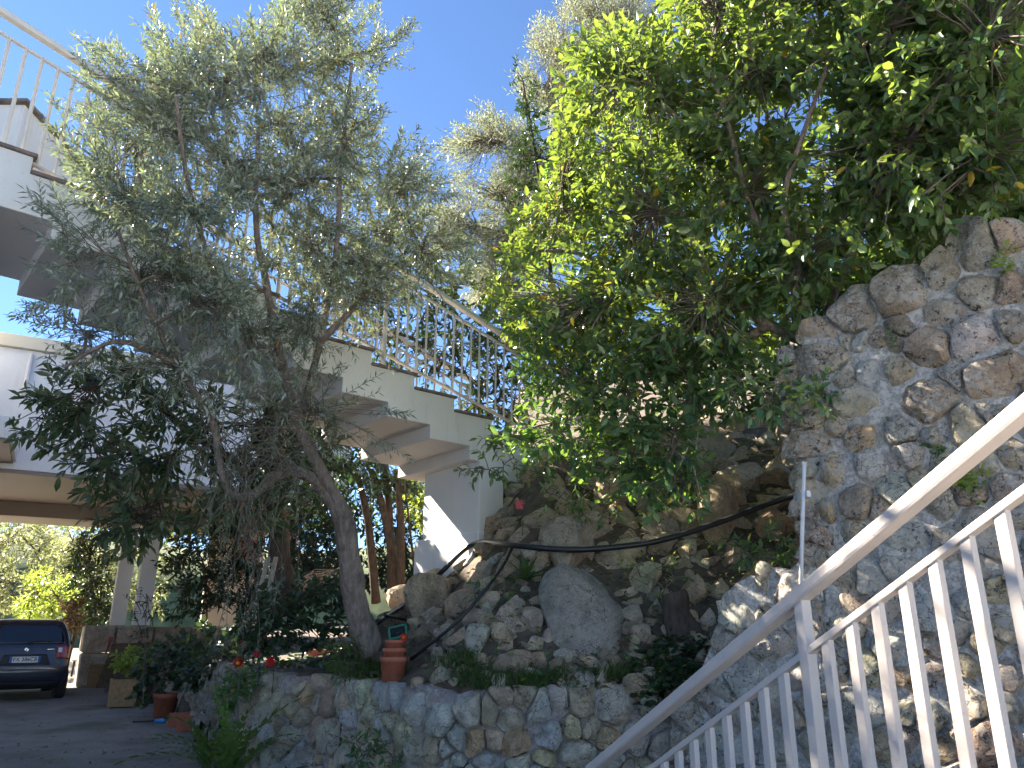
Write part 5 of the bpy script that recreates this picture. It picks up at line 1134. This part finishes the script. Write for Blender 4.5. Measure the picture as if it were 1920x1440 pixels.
tw = thing('dry_twig', P(1300, 850, 6.0), 'bare forked twig hanging before the dark rock under the privet', 'twig'); MB().tube([P(1318, 735, 6.1), P(1304, 850, 6.0), P(1300, 875, 6.0), P(1312, 920, 6.0)], [.007, .006, .005, .003], 5).build('stem', M['wood_grey'], tw); MB().tube([P(1290, 838, 6.0), P(1275, 872, 6.0)], [.005, .003], 5).build('side_shoot', M['wood_grey'], tw)

# ------------------------------------------------------------------ uncountable ground cover
def scatter(name, label, cat, n, place, tmpl, L, W, mat, up=(0, 0, 1), flat=.3, lean=.5, seed=1):
    R = random.Random(seed); PP, DD, NN, LL = [], [], [], []
    for _ in range(n):
        p = place(R)
        if p is None: continue
        a = R.uniform(0, 6.283); PP.append(tuple(p)); DD.append((math.cos(a), math.sin(a), lean + R.gauss(0, .25))); NN.append((R.gauss(0, flat), R.gauss(0, flat) - .2, 1)); LL.append(L * R.uniform(.5, 1.4))
    LL = np.array(LL); o = link(name, leaf_mesh(name, tmpl, np.array(PP), np.array(DD), np.array(NN), LL, LL * W, rng.random(len(LL))), mat); return tag(o, label, cat, None, 'stuff')
def place_px(poly, off=.03):
    xs_, ys_ = [q[0] for q in poly], [q[1] for q in poly]
    def f(R):
        for _ in range(30):
            x, y = R.uniform(min(xs_), max(xs_)), R.uniform(min(ys_), max(ys_))
            if inside(poly, x, y):
                p, D = hit(x, y, 4.5, 14); return None if p is None else P(x, y, D - off * R.random())
    return f
bank_poly = [(790, 1080), (900, 1020), (1000, 860), (1250, 780), (1490, 790), (1500, 1040), (1400, 1080), (1330, 1250), (1240, 1330), (1180, 1290), (900, 1298), (720, 1270), (700, 1180)]
scatter('leaf_litter', 'brown fallen leaves strewn over the rockery soil', 'litter', 1700, place_px(bank_poly, .06), T_BROAD, .055, .5, M['litter'], lean=.1, flat=.5, seed=81)
scatter('ground_ivy', 'dark ground ivy creeping below the stump by the wall end', 'ivy', 900, place_px([(1180, 1240), (1260, 1180), (1340, 1200), (1340, 1260), (1240, 1350), (1200, 1330)], .1), T_ROUND, .05, .9, M['dark_leaf'], lean=.2, flat=.6, seed=82)
scatter('weeds', 'small bright weeds sprouting between the rockery rocks', 'weeds', 1700, place_px(bank_poly, .14), T_BROAD, .04, .5, M['privet_low'], lean=.5, flat=.5, seed=83)
scatter('ground_cover', 'dark leafy ground cover over the shaded terrace under the trees', 'plants', 1500, place_px([(400, 1180), (700, 1160), (705, 1225), (640, 1255), (470, 1255), (410, 1235)], .25), T_ROUND, .06, .8, M['dark_leaf'], lean=.3, flat=.6, seed=87)
def tufts(cs):
    def f(R):
        x, y, r = R.choice(cs); p, D = hit(x + R.gauss(0, r), y + R.gauss(0, r * .25), 4.5, 14); return None if p is None else p
    return f
scatter('grass', 'tufts of thin grass on the terrace edge and rockery', 'grass', 1500, tufts([(858, 1250, 26), (890, 1280, 22), (1060, 1280, 22), (985, 1285, 16), (1000, 1292, 14), (920, 1292, 18), (690, 1262, 14), (1150, 1275, 18), (640, 1262, 18)]), T_NARROW, .13, .05, M['grass'], lean=1.6, flat=.8, seed=84)
R = random.Random(88)
def fallen(R): return Pz(R.uniform(0, 480), R.uniform(1290, 1440), .004)
scatter('fallen_leaves', 'scattered dry leaves and grit on the drive', 'litter', 420, fallen, T_BROAD, .045, .6, M['litter'], lean=.05, flat=.15, seed=85)
def wallweed(cs):
    def f(R): x, y, r = R.choice(cs); h = bigwall.pick(x + R.gauss(0, r), y + R.gauss(0, r)); return bigwall.at(h[0], h[1], .06) if h else None
    return f
for k, (cs, n, lab) in enumerate(((((1835, 915, 15), (1815, 905, 10)), 90, 'green fern sprig rooted in the tall wall above the railing'), (((1888, 490, 10), (1890, 510, 8)), 50, 'bright weed on the sunlit top of the tall wall'), (((1675, 640, 6), (1765, 845, 8)), 36, 'tiny dark weeds in the mortar of the tall wall'))):
    o = scatter('wall_weed', lab, 'weed', n, wallweed(cs), T_BROAD, .045, .5, M['bright_leaf'] if k < 2 else M['privet_low'], lean=.5, flat=.6, seed=86 + k)
